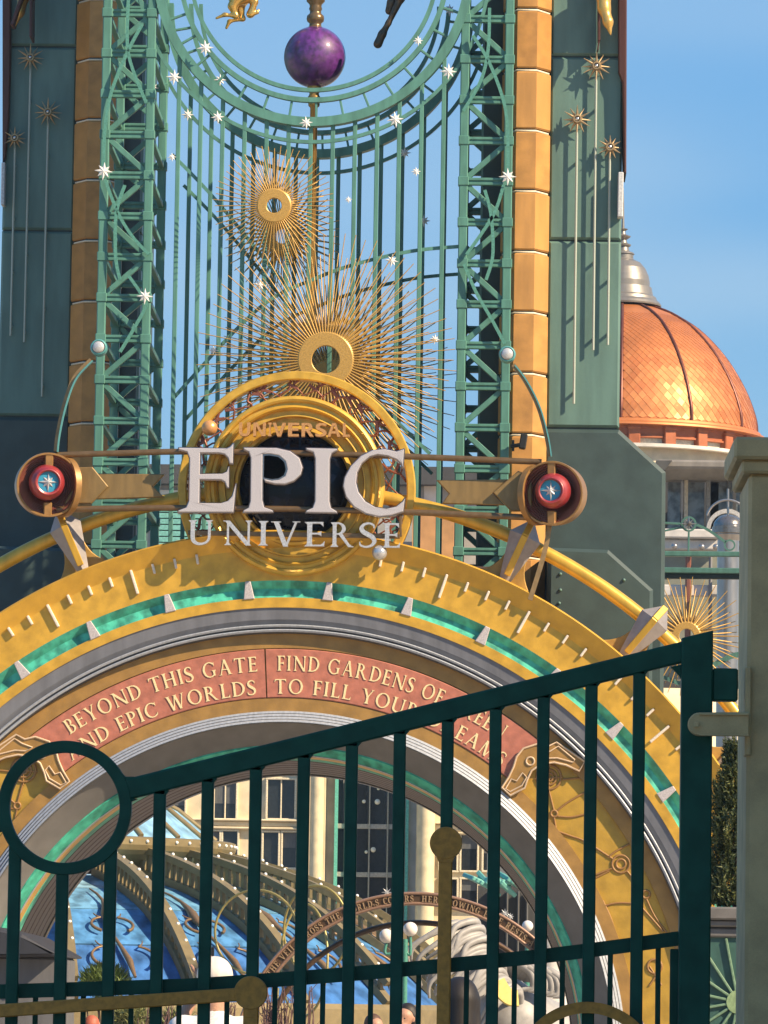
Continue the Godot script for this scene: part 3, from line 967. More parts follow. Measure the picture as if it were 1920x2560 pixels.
	sign_letters({
		"E": [[112, 284], [395, 289], [415, 280], [434, 260], [430, 376], [414, 374], [405, 342], [385, 320], [350, 312], [237, 312], [235, 440], [370, 438], [396, 425], [407, 396], [406, 518], [397, 516], [386, 484], [362, 471], [234, 470], [232, 612], [360, 613], [402, 600], [428, 570], [450, 498], [434, 664], [108, 664], [110, 656], [156, 638], [172, 600], [177, 345], [162, 306], [114, 294]],
		"P": [[498, 284], [690, 286], [770, 304], [825, 345], [844, 400], [833, 442], [792, 480], [740, 498], [682, 496], [625, 482], [619, 470], [662, 479], [706, 474], [742, 452], [756, 410], [745, 362], [706, 328], [652, 318], [607, 320], [605, 592], [616, 636], [666, 654], [668, 664], [494, 664], [497, 655], [525, 640], [537, 600], [540, 342], [528, 306], [500, 293]],
		"I": [[868, 286], [1048, 290], [1046, 299], [1016, 315], [1004, 350], [1003, 600], [1012, 640], [1045, 660], [1047, 668], [866, 665], [869, 656], [905, 640], [920, 600], [922, 345], [910, 308], [870, 294]],
		"C": [[1445, 292], [1402, 307], [1332, 292], [1260, 299], [1190, 334], [1130, 394], [1095, 460], [1087, 510], [1104, 572], [1150, 631], [1220, 672], [1300, 690], [1372, 682], [1440, 661], [1450, 584], [1438, 602], [1400, 633], [1340, 646], [1275, 636], [1215, 601], [1175, 546], [1161, 490], [1167, 430], [1194, 375], [1240, 336], [1290, 322], [1350, 330], [1405, 352], [1430, 376], [1438, 394]]}, t, 59.70, white, chrome)
	# lower word
	var word := "UNIVERSE"
	var xs := [[168, 312], [372, 545], [582, 640], [655, 830], [855, 975], [1010, 1150], [1180, 1282], [1318, 1422]]
	for i in 8:
		var gl := glyph(word[i], "roman", 400, 0.45)
		var yb: float = 858 + i * 2.6
		var p0 := P(400 + xs[i][0] / 2.37, 1000 + yb / 2.37, 59.72)
		var p1 := P(400 + xs[i][1] / 2.37, 1000 + yb / 2.37, 59.72)
		var hh := 146.0 / 2.37 * S(59.7)
		var bx: Vector3 = (p1 - p0) / gl.w
		inst(gl.mesh, "letter", mat("letter_silver", 0.60, 0.60, 0.60, 0.3, 0.45, "fine", 1.2, 0.05), t, Transform3D(Basis(bx, Vector3(0, hh / maxf(gl.h, 1.0), 0), Vector3(0, 0, hh * 0.6)), p0))
	# upper word
	word = "UNIVERSAL"
	xs = [[410, 468], [484, 548], [562, 578], [584, 652], [664, 720], [734, 798], [806, 864], [868, 936], [948, 984]]
	for i in 9:
		var gl := glyph(word[i], "Droid Sans", 700, 0.9)
		var p0 := P(400 + xs[i][0] / 2.074, 560 + (1102 + i * 0.5) / 2.074, 59.80)
		var p1 := P(400 + xs[i][1] / 2.074, 560 + (1102 + i * 0.5) / 2.074, 59.80)
		var hh := 72.0 / 2.074 * S(59.6)
		inst(gl.mesh, "letter", copper, t, Transform3D(Basis((p1 - p0) / gl.w, Vector3(0, hh / maxf(gl.h, 1.0), 0), Vector3(0, 0, 0.12)), p0))
	# brackets tying the sign to the arch
	for b in [[1000, 1280, 1002, 1342]]:
		m = Mb.new()
		m.bar(P(b[0], b[1], 59.82), P(b[2], b[3], 59.82), 0.03, 0.04, 0.005)
		part(m, "bracket", bronze, t)
	# arrow wings
	var wing := mat("wing_bronze", 0.25, 0.165, 0.06, 0.45, 0.3, "streak", 0.7, 0.2)
	for pl in [[[174, 1169], [231, 1167], [271, 1216], [228, 1259], [159, 1259], [185, 1215]], [[1232, 1231], [1295, 1177], [1330, 1189], [1330, 1278], [1278, 1278]]]:
		m = Mb.new()
		m.prism(flat(pl, 59.86), -59.92, -59.86, 0.012)
		part(m, "arrow_head", wing, t)
	for pl in [[[232, 1183], [412, 1185], [383, 1216], [410, 1243], [239, 1248], [268, 1216]], [[1091, 1200], [1270, 1198], [1232, 1233], [1262, 1263], [1105, 1259], [1122, 1234]]]:
		m = Mb.new()
		m.prism(flat(pl, 59.94), -60.0, -59.94, 0.012)
		part(m, "arrow_shaft", wing, t)

# ------------------------------------------------------------------ gold tube with crystals
func rail_and_crystals() -> void:
	var t := thing("crystal_rail", "thick gold tube arching over the portal with grey crystal finials", "rail", polar(0, 6.4, -0.3))
	var gold := mat("tube_gold", 0.62, 0.38, 0.05, 0.35, 0.3, "streak", 0.6, 0.12)
	var m := Mb.new()
	m.tube(arc_pts(ARCH + Vector3(0, 0, -0.28), 7.01, deg_to_rad(150), deg_to_rad(20), 90), 0.088, 18)
	part(m, "tube", gold, t)
	var web := mat("web_gold", 0.42, 0.25, 0.055, 0.5, 0.2, "mottle", 0.7)
	var grey := mat("crystal_grey", 0.33, 0.31, 0.31, 0.38, 0.15, "mottle", 1.2, 0.15)
	for deg in [-56.0, -40.0, -23.3, 24.4, 39.9, 56.0]:
		var b := turned(deg)
		# web plate with hollowed sides
		var poly := PackedVector2Array()
		for j in 9:
			var f := j / 8.0
			poly.append(Vector2(0.14 + 0.28 * pow(1.0 - f, 2.6), 6.40 + f * 0.5))
		for j in 9:
			var f := 1.0 - j / 8.0
			poly.append(Vector2(-0.14 - 0.28 * pow(1.0 - f, 2.6), 6.40 + f * 0.5))
		m = Mb.new()
		m.prism(poly, -0.34, -0.24, 0.01, Transform3D(b, ARCH))
		part(m, "web_plate", web, t)
		# crystal: four-sided spindle, broad near its outer end
		m = Mb.new()
		var z := -0.12
		var wv := 0.205
		var top := 7.27
		var mid := 7.06
		var low := 6.43
		var ring0 := [Vector3(0.035, top, z), Vector3(0, top, z + 0.035), Vector3(-0.035, top, z), Vector3(0, top, z - 0.035)]
		var ring1 := [Vector3(wv, mid, z), Vector3(0, mid, z + wv), Vector3(-wv, mid, z), Vector3(0, mid, z - wv)]
		var ring2 := [Vector3(0.065, low, z), Vector3(0, low, z + 0.05), Vector3(-0.065, low, z), Vector3(0, low, z - 0.05)]
		for rr in [[ring0, ring1], [ring1, ring2]]:
			for j in 4:
				var a: Vector3 = rr[0][j]
				var d: Vector3 = rr[0][(j + 1) % 4]
				var e: Vector3 = rr[1][(j + 1) % 4]
				var g: Vector3 = rr[1][j]
				var nn := (d - a).cross(g - a).normalized()
				if nn.dot((a + g) * 0.5 - Vector3(0, (a.y + g.y) * 0.5, z)) < 0: nn = -nn
				m.face([ARCH + b * a, ARCH + b * d, ARCH + b * e, ARCH + b * g], b * nn)
		m.face([ARCH + b * ring0[0], ARCH + b * ring0[1], ARCH + b * ring0[2], ARCH + b * ring0[3]], b * Vector3.UP)
		m.face([ARCH + b * ring2[0], ARCH + b * ring2[1], ARCH + b * ring2[2], ARCH + b * ring2[3]], b * Vector3.DOWN)
		var cr := part(m, "crystal", grey, t)
		m = Mb.new()
		m.bar(ARCH + b * Vector3(0, top, z + 0.045), ARCH + b * Vector3(0, mid, z + wv + 0.004), 0.085, 0.03, 0.008, b * Vector3(0, 0.6, 0.6))
		m.bar(ARCH + b * Vector3(0, mid, z + wv + 0.004), ARCH + b * Vector3(0, low + 0.1, z + 0.075), 0.085, 0.03, 0.008, b * Vector3(0, -0.2, 1))
		part(m, "gold_stripe", gold, cr)

func lanterns() -> void:
	var bronze := mat("lantern_bronze", 0.34, 0.185, 0.06, 0.4, 0.35, "mottle", 1.2, 0.15)
	var inner := mat("lantern_inside", 0.20, 0.055, 0.03, 0.4, 0.3, "streak", 1.2, 0.1)
	var red := mat("lantern_red", 0.36, 0.025, 0.03, 0.3, 0.2, "fine", 1.0, 0.05)
	red.clearcoat_enabled = true
	var blue := mat("lantern_blue", 0.03, 0.28, 0.45, 0.4, 0.0, "fine", 3.0, 0.05)
	var steel := mat("star_silver", 0.60, 0.62, 0.64, 0.3, 0.4, "fine", 3.0, 0.05)
	for s in [[120, 1203, -1.0, "red lantern globe with blue star disc at the left end of the sign"], [1377, 1224, 1.0, "red lantern globe with blue star disc at the right end of the sign"]]:
		var c := P(s[0], s[1], 59.5)
		var t := thing("sign_lantern", s[3], "lantern", c - Vector3(0, 0.4, 0), "lanterns at the ends of the sign")
		var tilt := Basis(Vector3(0, 1, 0), s[2] * -0.20) * Basis(Vector3(1, 0, 0), 0.06)
		var xf := Transform3D(tilt, c + Vector3(0.03 * s[2], -0.02, -0.28))
		var m := Mb.new()
		m.lathe(xf, [Vector2(0.36, -0.25), Vector2(0.385, -0.25), Vector2(0.40, 0.10), Vector2(0.395, 0.13), Vector2(0.375, 0.13), Vector2(0.365, 0.10)], 48)
		part(m, "cup_ring", bronze, t)
		m = Mb.new()
		var pr := [Vector2(0.366, 0.10)]
		for k in 6:
			pr.append(Vector2(0.362 - k * 0.022, 0.06 - k * 0.05))
			pr.append(Vector2(0.345 - k * 0.022, 0.06 - k * 0.05))
		pr.append(Vector2(0.0, -0.26))
		m.lathe(xf, pr, 48)
		part(m, "cup_lining", inner, t)
		m = Mb.new()
		var back := Transform3D(Basis(Vector3(0, 1, 0), s[2] * 0.95), c + Vector3(-0.16 * s[2], -0.03, -0.40))
		m.lathe(back, [Vector2(0.34, -0.04), Vector2(0.375, -0.04), Vector2(0.375, 0.04), Vector2(0.34, 0.04), Vector2(0.34, -0.04)], 48)
		part(m, "gimbal_ring", bronze, t)
		m = Mb.new()
		var gx := Transform3D(tilt, c + Vector3(0.03 * s[2], 0, -0.16))
		var gp := []
		for i in 17:
			var a := lerpf(-PI * 0.5, PI * 0.5 - 0.62, i / 16.0)
			gp.append(Vector2(0.222 * cos(a), 0.222 * sin(a)))
		gp.append(Vector2(0.178, 0.150))
		gp.append(Vector2(0.170, 0.135))
		m.lathe(gx, gp, 40, 0, TAU, true)
		part(m, "red_globe", red, t)
		m = Mb.new()
		m.lathe(gx, [Vector2(0.176, 0.13), Vector2(0.172, 0.148), Vector2(0.0, 0.150)], 40)
		var disc := part(m, "blue_disc", blue, t)
		m = Mb.new()
		eight_star(m, Transform3D(tilt, gx * Vector3(0, 0, 0.152)), 0.125, 0.085, 0.045, 0.03)
		part(m, "disc_star", steel, disc)
		for yy in [-1.0, 1.0]:
			m = Mb.new()
			m.box(xf * Vector3(0.0, yy * 0.30, 0.06), Vector3(0.10, 0.17, 0.12), 0.01, tilt)
			part(m, "yoke_block", bronze, t)
	# curved arms up to the knobs, and the knobs: parts of the sign
	var armm := mat("arm_bronze", 0.30, 0.20, 0.09, 0.4, 0.35, "mottle", 1.2, 0.1)
	var teal := mat("knob_teal", 0.10, 0.33, 0.33, 0.4, 0.1, "fine", 2.0, 0.05)
	var lists := [[[[140, 1128], [146, 1080], [162, 1010], [187, 945], [228, 900]], [247, 869]], [[[1374, 1140], [1366, 1090], [1345, 1015], [1312, 950], [1283, 912]], [1268, 886]]]
	for l in lists:
		var m := Mb.new()
		m.ribbon(curve(px(l[0], 59.8), 8), 0.05, 0.09)
		var am := part(m, "curved_arm", armm, sign_node)
		m = Mb.new()
		var pp := curve(px(l[0], 59.77), 8)
		for i in pp.size(): pp[i] += Vector3(0.022, -0.012, 0.02)
		m.ribbon(pp, 0.016, 0.07)
		part(m, "arm_edge", teal, am)
		m = Mb.new()
		var kc := P(l[1][0], l[1][1], 59.8)
		m.lathe(Transform3D(Basis.IDENTITY, kc), [Vector2(0.085, -0.15), Vector2(0.1, -0.13), Vector2(0.106, 0.0), Vector2(0.095, 0.05), Vector2(0.082, 0.06), Vector2(0.075, 0.04)], 28, 0, TAU, true)
		var kn := part(m, "knob", teal, sign_node)
		m = Mb.new()
		m.lathe(Transform3D(Basis.IDENTITY, kc), [Vector2(0.078, 0.03), Vector2(0.07, 0.07), Vector2(0.05, 0.085), Vector2(0.0, 0.09)], 28, 0, TAU, true)
		part(m, "knob_cap", mat("cap_silver", 0.55, 0.57, 0.58, 0.35, 0.3, "fine", 2.0, 0.05), kn)
	var m2 := Mb.new()
	m2.ribbon(curve(px([[1376, 1300], [1366, 1360], [1350, 1420], [1325, 1500]], 59.9), 6), 0.06, 0.06)
	part(m2, "strut", armm, sign_node)

func eight_star(m: Mb, xf: Transform3D, r1: float, r2: float, ri: float, h: float) -> void:
	for k in 8:
		var a := TAU * k / 8.0 + PI * 0.5
		var r := r1 if k % 2 == 0 else r2
		var tip := Vector3(cos(a), sin(a), 0) * r
		for sg in [-1, 1]:
			var e := Vector3(cos(a + sg * PI / 8), sin(a + sg * PI / 8), 0) * ri
			var top := Vector3(0, 0, h)
			for q in [top, -top]:
				var nn: Vector3 = (tip - q).cross(e - q).normalized()
				if nn.z * q.z < 0: nn = -nn
				m.face([xf * q, xf * tip, xf * e], (xf.basis * nn).normalized())

# ------------------------------------------------------------------ towers
func tower_part_rect(x0: float, x1: float, y0: float, y1: float, zf: float, deep: float, bv: float) -> Mb:
	var m := Mb.new()
	m.prism(PackedVector2Array([Vector2(x0, y0), Vector2(x1, y0), Vector2(x1, y1), Vector2(x0, y1)]), zf - deep, zf, bv)
	return m
func towers() -> void:
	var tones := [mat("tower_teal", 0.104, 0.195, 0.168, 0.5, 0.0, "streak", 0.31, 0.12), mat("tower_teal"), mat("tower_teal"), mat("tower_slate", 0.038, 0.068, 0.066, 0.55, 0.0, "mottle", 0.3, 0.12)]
	var seam := mat("tower_slate")
	var ochres := [mat("pilaster_ochre", 0.50, 0.25, 0.065, 0.55, 0.05, "mottle", 0.45, 0.15), mat("pilaster_ochre_b", 0.46, 0.225, 0.055, 0.55, 0.05, "mottle", 0.6, 0.15), mat("pilaster_ochre_c", 0.53, 0.27, 0.075, 0.5, 0.05, "streak", 0.4, 0.15)]
	for side in [1, -1]:
		var right: bool = side == 1
		var dist := 63.0 if right else 67.4
		var zf := -dist
		var label := "teal panelled tower with ochre block pilaster, standing in front of the copper dome" if right else "teal panelled tower with ochre block pilaster, in shade at the left edge"
		var xo: float = P(1553 if right else 4, 600, dist).x      # outer edge
		var xp: float = P(1372 if right else 182, 600, dist).x    # tower face meets pilaster
		var xi: float = P(1200 if right else 352, 600, dist).x    # inner edge
		var t := thing("portal_tower", label, "tower", Vector3((xo + xi) * 0.5, 0, zf), "pair of towers flanking the portal")
		var um := 1460.0 if right else 95.0
		var ys := []
		for v in ([-60, 141, 601, 1070, 1345] if right else [-60, 116, 576, 1041, 1345]):
			ys.append(P(um, v, dist).y)
		ys[0] = 24.0
		var core := Mb.new()
		core.box(Vector3((xo + xi) * 0.5, 15.3, zf - 1.55), Vector3(absf(xo - xi) - 0.06, 17.4, 3.0))
		part(core, "core", seam, t)
		var a := minf(xo, xp)
		var b := maxf(xo, xp)
		for i in 3:
			part(tower_part_rect(a, b, ys[i + 1] + 0.012, ys[i] - 0.012, zf, 0.5, 0.03), "wall_panel", tones[i], t)
		# flared base
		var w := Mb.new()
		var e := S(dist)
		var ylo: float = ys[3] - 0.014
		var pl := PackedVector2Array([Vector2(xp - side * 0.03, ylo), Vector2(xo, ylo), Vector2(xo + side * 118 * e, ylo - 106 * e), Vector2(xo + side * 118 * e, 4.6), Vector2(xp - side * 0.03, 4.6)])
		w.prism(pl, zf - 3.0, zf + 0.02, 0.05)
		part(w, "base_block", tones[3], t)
		# projecting plinth in front of the base
		var u0 := 1350.0 if right else 60.0
		var q0 := P(1370, 1368, dist - 1.2)
		var q1 := P(1521, 1374, dist - 1.2)
		var q2 := P(1633, 1474, dist - 1.2)
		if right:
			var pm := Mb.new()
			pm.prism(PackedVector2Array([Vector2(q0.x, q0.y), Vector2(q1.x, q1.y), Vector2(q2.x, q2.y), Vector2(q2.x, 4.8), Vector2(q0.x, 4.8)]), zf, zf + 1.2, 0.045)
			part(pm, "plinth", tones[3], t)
			for bv in [[1401, 1435], [1401, 1475], [1398, 1508], [1560, 1500], [1560, 1450]]:
				pm = Mb.new()
				pm.ball(P(bv[0], bv[1], dist - 1.21), 0.022, 8)
				part(pm, "bolt", tones[2], t)
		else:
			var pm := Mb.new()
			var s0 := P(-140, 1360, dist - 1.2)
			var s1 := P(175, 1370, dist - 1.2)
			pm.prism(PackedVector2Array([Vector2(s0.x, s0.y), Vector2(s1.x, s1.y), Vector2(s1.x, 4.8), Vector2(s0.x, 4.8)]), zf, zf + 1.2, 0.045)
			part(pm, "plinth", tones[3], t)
		# inner return panels behind the lattice
		var pi: float = P(1251 if right else 305, 600, dist).x
		a = minf(pi, xi)
		b = maxf(pi, xi)
		for i in 3:
			part(tower_part_rect(a, b, ys[i + 1] + 0.012, ys[i] - 0.012, zf - 0.15, 0.5, 0.03), "inner_panel", tones[1], t)
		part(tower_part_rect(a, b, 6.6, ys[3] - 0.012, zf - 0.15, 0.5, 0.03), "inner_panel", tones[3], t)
		# pilaster of eight-sided blocks
		a = minf(pi, xp)
		b = maxf(pi, xp)
		var hgt := 154.4 * e
		var y_first: float = P(1310 if right else 230, 36 if right else 9, dist).y
		var core2 := Mb.new()
		core2.box(Vector3((a + b) * 0.5, 14.8, zf + 0.11), Vector3(b - a - 74.0 * e, 16.4, 0.40))
		core2.box(Vector3((a + b) * 0.5, 14.8, zf - 0.02), Vector3(b - a - 0.04, 16.4, 0.16))
		part(core2, "pilaster_core", seam, t)
		var ch := 36.0 * e
		for k in range(-8, 17):
			var y1 := y_first - k * hgt - 0.022
			var y0 := y1 - hgt + 0.046
			if y0 < 6.2: break
			var m := Mb.new()
			var plan := [Vector2(a, -0.1), Vector2(a, 0.10), Vector2(a + ch, 0.34), Vector2(b - ch, 0.34), Vector2(b, 0.10), Vector2(b, -0.1)]
			var bv := 0.016
			var cx := (a + b) * 0.5
			var lvl := [[y0, -bv], [y0 + bv, 0.0], [y1 - bv, 0.0], [y1, -bv]]
			for l in 3:
				for j in 5:
					var n2: Vector2 = (plan[j + 1] - plan[j]).orthogonal()
					var nn := Vector3(n2.x, 0, n2.y).normalized()
					if nn.dot(Vector3((plan[j].x + plan[j + 1].x) * 0.5 - cx, 0, plan[j].y + 0.3)) < 0: nn = -nn
					var tilt := (0.0 if l == 1 else (-1.0 if l == 0 else 1.0))
					var q := []
					for e2 in [[l, j], [l + 1, j], [l + 1, j + 1], [l, j + 1]]:
						var pv: Vector2 = plan[e2[1]]
						var inset: float = lvl[e2[0]][1]
						q.append(Vector3(pv.x + signf(cx - pv.x) * -inset, lvl[e2[0]][0], zf + pv.y + inset))
					m.face(q, (nn + Vector3(0, tilt, 0)).normalized())
			for l in [0, 3]:
				var q := []
				for j in 6:
					var inset: float = lvl[l][1]
					q.append(Vector3(plan[j].x + signf(cx - plan[j].x) * -inset, lvl[l][0], zf + plan[j].y + inset))
				m.face(q, Vector3(0, -1.0 if l == 0 else 1.0, 0))
			part(m, "pilaster_block", ochres[rng.randi() % 3], t)
			# pale bead laid in the joint
			m = Mb.new()
			m.tube(PackedVector3Array([Vector3(a + 0.03, y1 + 0.014, zf + 0.08), Vector3(a + ch, y1 + 0.014, zf + 0.318), Vector3(b - ch, y1 + 0.014, zf + 0.318), Vector3(b - 0.03, y1 + 0.014, zf + 0.08)]), 0.015, 6)
			part(m, "joint_bead", mat("bead_ivory", 0.74, 0.66, 0.50, 0.5, 0.0, "fine", 2.0, 0.05), t)
		# copper corner fins with a gilded horn
		var copper := mat("fin_copper", 0.085, 0.033, 0.024, 0.45, 0.3, "streak", 0.8, 0.2)
		var pale := mat("fin_pale", 0.55, 0.57, 0.58, 0.6, 0.0, "fine", 1.0, 0.1)
		var fin := Mb.new()
		if right:
			fin.prism(flat([[1545, -300], [1568, -300], [1566, 433], [1560, 428], [1556, 205], [1546, 180]], dist - 0.14), zf - 0.6, zf + 0.14, 0.015)
		else:
			fin.prism(flat([[6, -300], [28, -300], [26, 160], [22, 300], [14, 395], [6, 405]], dist - 0.14), zf - 0.6, zf + 0.14, 0.015)
		part(fin, "corner_fin", copper, t)
		fin = Mb.new()
		if right:
			fin.bar(P(1552, 433, dist - 0.1), P(1550, 545, dist - 0.1), 0.07, 0.2, 0.01)
		else:
			fin.bar(P(10, 408, dist - 0.1), P(8, 515, dist - 0.1), 0.05, 0.2, 0.01)
		part(fin, "fin_foot", pale, t)
		fin = Mb.new()
		if right:
			fin.bar(P(1496, -200, dist - 0.12), P(1497, 105, dist - 0.12), 0.035, 0.2, 0.008)
			fin.bar(P(1497, 105, dist - 0.12), P(1494, 128, dist - 0.12), 0.02, 0.2, 0.004)
		else:
			fin.bar(P(82, -200, dist - 0.45), P(80, 100, dist - 0.45), 0.035, 0.45, 0.008)
			fin.bar(P(62, -20, dist - 0.45), P(32, 68, dist - 0.45), 0.05, 0.3, 0.008)
		part(fin, "fin_strip", copper, t)
		var hp := [[1508, -40], [1510, 20], [1520, 55], [1527, 88]] if right else [[62, -60], [60, -10], [50, 30], [38, 66]]
		var hm := nets([[P(hp[0][0], hp[0][1], dist - 0.3), P(hp[1][0], hp[1][1], dist - 0.35), 0.12, 0.085], [P(hp[1][0], hp[1][1], dist - 0.35), P(hp[2][0], hp[2][1], dist - 0.4), 0.075, 0.065], [P(hp[2][0], hp[2][1], dist - 0.4), P(hp[3][0], hp[3][1], dist - 0.42), 0.06, 0.012]], 0.02, 0.05)
		part(hm, "gilded_horn", mat("horn_gold", 0.72, 0.45, 0.12, 0.3, 0.5, "fine", 2.0, 0.1), t)

func wall_stars() -> void:
	var brass := mat("star_brass", 0.46, 0.33, 0.18, 0.35, 0.5, "fine", 3.0, 0.05)
	var rodm := mat("star_rod", 0.42, 0.47, 0.40, 0.45, 0.1, "fine", 3.0, 0.05)
	var list := [[1491, 165, 38, 1479.5, 874, 62.87, "tallest of the three brass starbursts on the right tower"], [1443, 298, 37, 1432, 1008, 62.87, "brass starburst on the right tower nearest the ochre pilaster"], [1525, 368, 31, 1517, 861, 62.87, "smallest brass starburst on the right tower near its outer edge"],
		[76, 144, 36, 65, 854, 67.27, "topmost of the three brass starbursts on the left tower"], [120, 280, 37, 105, 990, 67.27, "brass starburst on the left tower nearest the brown pilaster"], [37, 345, 29, 25, 838, 67.27, "lowest and smallest brass starburst on the left tower"]]
	for s in list:
		var dist: float = s[5]
		var c := P(s[0], s[1], dist)
		var t := thing("wall_starburst", s[6], "starburst", c, "brass starbursts with long stems on the towers")
		var r: float = s[2] * S(dist)
		var m := Mb.new()
		for k in 12:
			var a := TAU * (k + 0.5) / 12.0 + 0.26
			m = Mb.new()
			var dirv := Vector3(cos(a), sin(a), 0.10 if k % 2 == 0 else -0.35)
			m.tube(PackedVector3Array([c + dirv * r * 0.2, c + dirv * r * 0.5, c + dirv * r * (1.0 if k % 2 == 0 else 0.95)]), [0.017, 0.014, 0.002], 6)
			part(m, "ray", brass, t)
		m = Mb.new()
		m.lathe(Transform3D(Basis.IDENTITY, c), [Vector2(0.055, -0.05), Vector2(0.06, 0.02), Vector2(0.05, 0.045), Vector2(0.036, 0.045), Vector2(0.03, 0.02)], 20)
		part(m, "hub_ring", brass, t)
		m = Mb.new()
		m.ball(c + Vector3(0, 0, 0.02), 0.03, 12)
		part(m, "hub_bead", mat("bead_steel", 0.5, 0.5, 0.5, 0.15, 0.8, "", 1, 0), t)
		m = Mb.new()
		var foot := Vector3(c.x, P(s[3], s[4], dist).y, c.z - 0.05)
		m.tube(PackedVector3Array([c + Vector3(0, -0.06, -0.05), foot]), 0.016, 8)
		part(m, "stem", rodm, t)
		var hgt := c.y - foot.y
		for k in 4:
			m = Mb.new()
			var y := foot.y + 0.15 + k * hgt * 0.27
			m.bar(Vector3(c.x, y, c.z - 0.05), Vector3(c.x, y, c.z - 0.14), 0.03, 0.03, 0.0, Vector3.UP)
			part(m, "standoff", rodm, t)

# ------------------------------------------------------------------ lattice columns
func lattice_columns() -> void:
	var teal := mat("lattice_teal", 0.080, 0.225, 0.178, 0.5, 0.0, "streak", 0.6, 0.12)
	for side in [-1, 1]:
		var left: bool = side == -1
		var x0 := P(259.5 if left else 1158.0, 500, 62.5).x
		var x1 := P(371.0 if left else 1269.0, 500, 62.5).x
		var t := thing("lattice_column", "teal steel lattice column on the left of the star screen" if left else "teal steel lattice column on the right, before the ochre pilaster", "column", Vector3((x0 + x1) * 0.5, 0, -63.6), "pair of teal lattice columns")
		var lw := 22.0 * S(62.5)
		var pitch := 104.4 * S(62.5)
		var y_top := P(315 if left else 1213, 33 if left else 48, 62.5).y
		var legs := [[x0, -62.5], [x1, -62.5], [x0, -64.9], [x1, -64.9]]
		var m: Mb
		for l in legs:
			m = Mb.new()
			m.box(Vector3(l[0], 11.3, l[1]), Vector3(lw, 9.4, lw), 0.012)
			part(m, "leg", teal, t)
		var joint := Mb.new()
		joint.box(Vector3.ZERO, Vector3(lw * 1.22, lw * 1.05, lw * 1.22), 0.008)
		var jm := joint.mesh()
		var beam := Mb.new()
		var span := x1 - x0 - lw
		for off in [0.030, -0.030]:
			beam.box(Vector3(0, off, 0), Vector3(span, 0.036, lw * 0.7), 0.005)
		beam.box(Vector3.ZERO, Vector3(span, 0.03, lw * 0.4), 0.0)
		var bm := beam.mesh()
		var rod := Mb.new()
		rod.box(Vector3.ZERO, Vector3(lw * 0.6, lw * 0.6, 2.4 - lw), 0.006)
		var rm := rod.mesh()
		for k in range(-2, 15):
			var y := y_top - k * pitch
			if y < 6.9: break
			for l in legs:
				inst(jm, "joint_block", teal, t, Transform3D(Basis.IDENTITY, Vector3(l[0], y, l[1])))
			for z in [-62.5, -64.9]:
				inst(bm, "crossbeam", teal, t, Transform3D(Basis.IDENTITY, Vector3((x0 + x1) * 0.5, y, z)))
				var rising := (posmod(k, 2) == 0) == left
				m = Mb.new()
				var ya := y - 0.06
				var yb := y - pitch + 0.06
				var a := Vector3(x0 + lw * 0.5, yb if rising else ya, z - 0.01)
				var b := Vector3(x1 - lw * 0.5, ya if rising else yb, z - 0.01)
				m.bar(a, b, 0.072, 0.06, 0.006)
				part(m, "diagonal", teal, t)
			for x in [x0, x1]:
				inst(rm, "depth_beam", teal, t, Transform3D(Basis.IDENTITY, Vector3(x, y, -63.7)))
		# looping constellation lines clipped to the front
		var cm := mat("loop_teal", 0.085, 0.27, 0.215, 0.5, 0.0, "fine", 1.0, 0.08)
		var loops := [[[322, -20], [318, 96], [328, 162], [366, 258]], [[356, 60], [320, 128], [278, 232], [262, 330], [259, 428]], [[262, 447], [293, 528], [330, 590], [372, 636]], [[312, 463], [291, 532], [289, 640], [300, 700]], [[322, 690], [350, 730], [366, 760], [330, 830], [300, 880]]]
		if not left:
			loops = [[[1224, 20], [1220, 127], [1201, 204], [1158, 278]], [[1182, 89], [1220, 150], [1255, 239], [1268, 309], [1270, 409], [1269, 442]], [[1259, 463], [1232, 540], [1166, 637]], [[1212, 475], [1228, 540], [1232, 637], [1215, 700]], [[1160, 660], [1190, 730], [1230, 800], [1262, 860]]]
		for l in loops:
			m = Mb.new()
			m.ribbon(curve(px(l, 62.38), 8), 0.042, 0.03)
			part(m, "loop_line", cm, t)
	# floodlight clamped to the right column
	var fl := thing("floodlight", "small black floodlight clamped beside the right lattice column", "floodlight", P(1301, 1125, 62.3))
	var fm := Mb.new()
	fm.box(P(1308, 1104, 62.3), Vector3(0.09, 0.20, 0.12), 0.015, Basis(Vector3(0, 0, 1), -0.15))
	var black := mat("black_metal", 0.02, 0.022, 0.022, 0.45, 0.2, "fine", 2.0, 0.1)
	part(fm, "housing", black, fl)
	fm = Mb.new()
	fm.bar(P(1277, 1116, 62.35), P(1302, 1112, 62.3), 0.05, 0.05, 0.008)
	fm.bar(P(1283, 1100, 62.35), P(1283, 1128, 62.35), 0.03, 0.05, 0.006)
	part(fm, "clamp", black, fl)

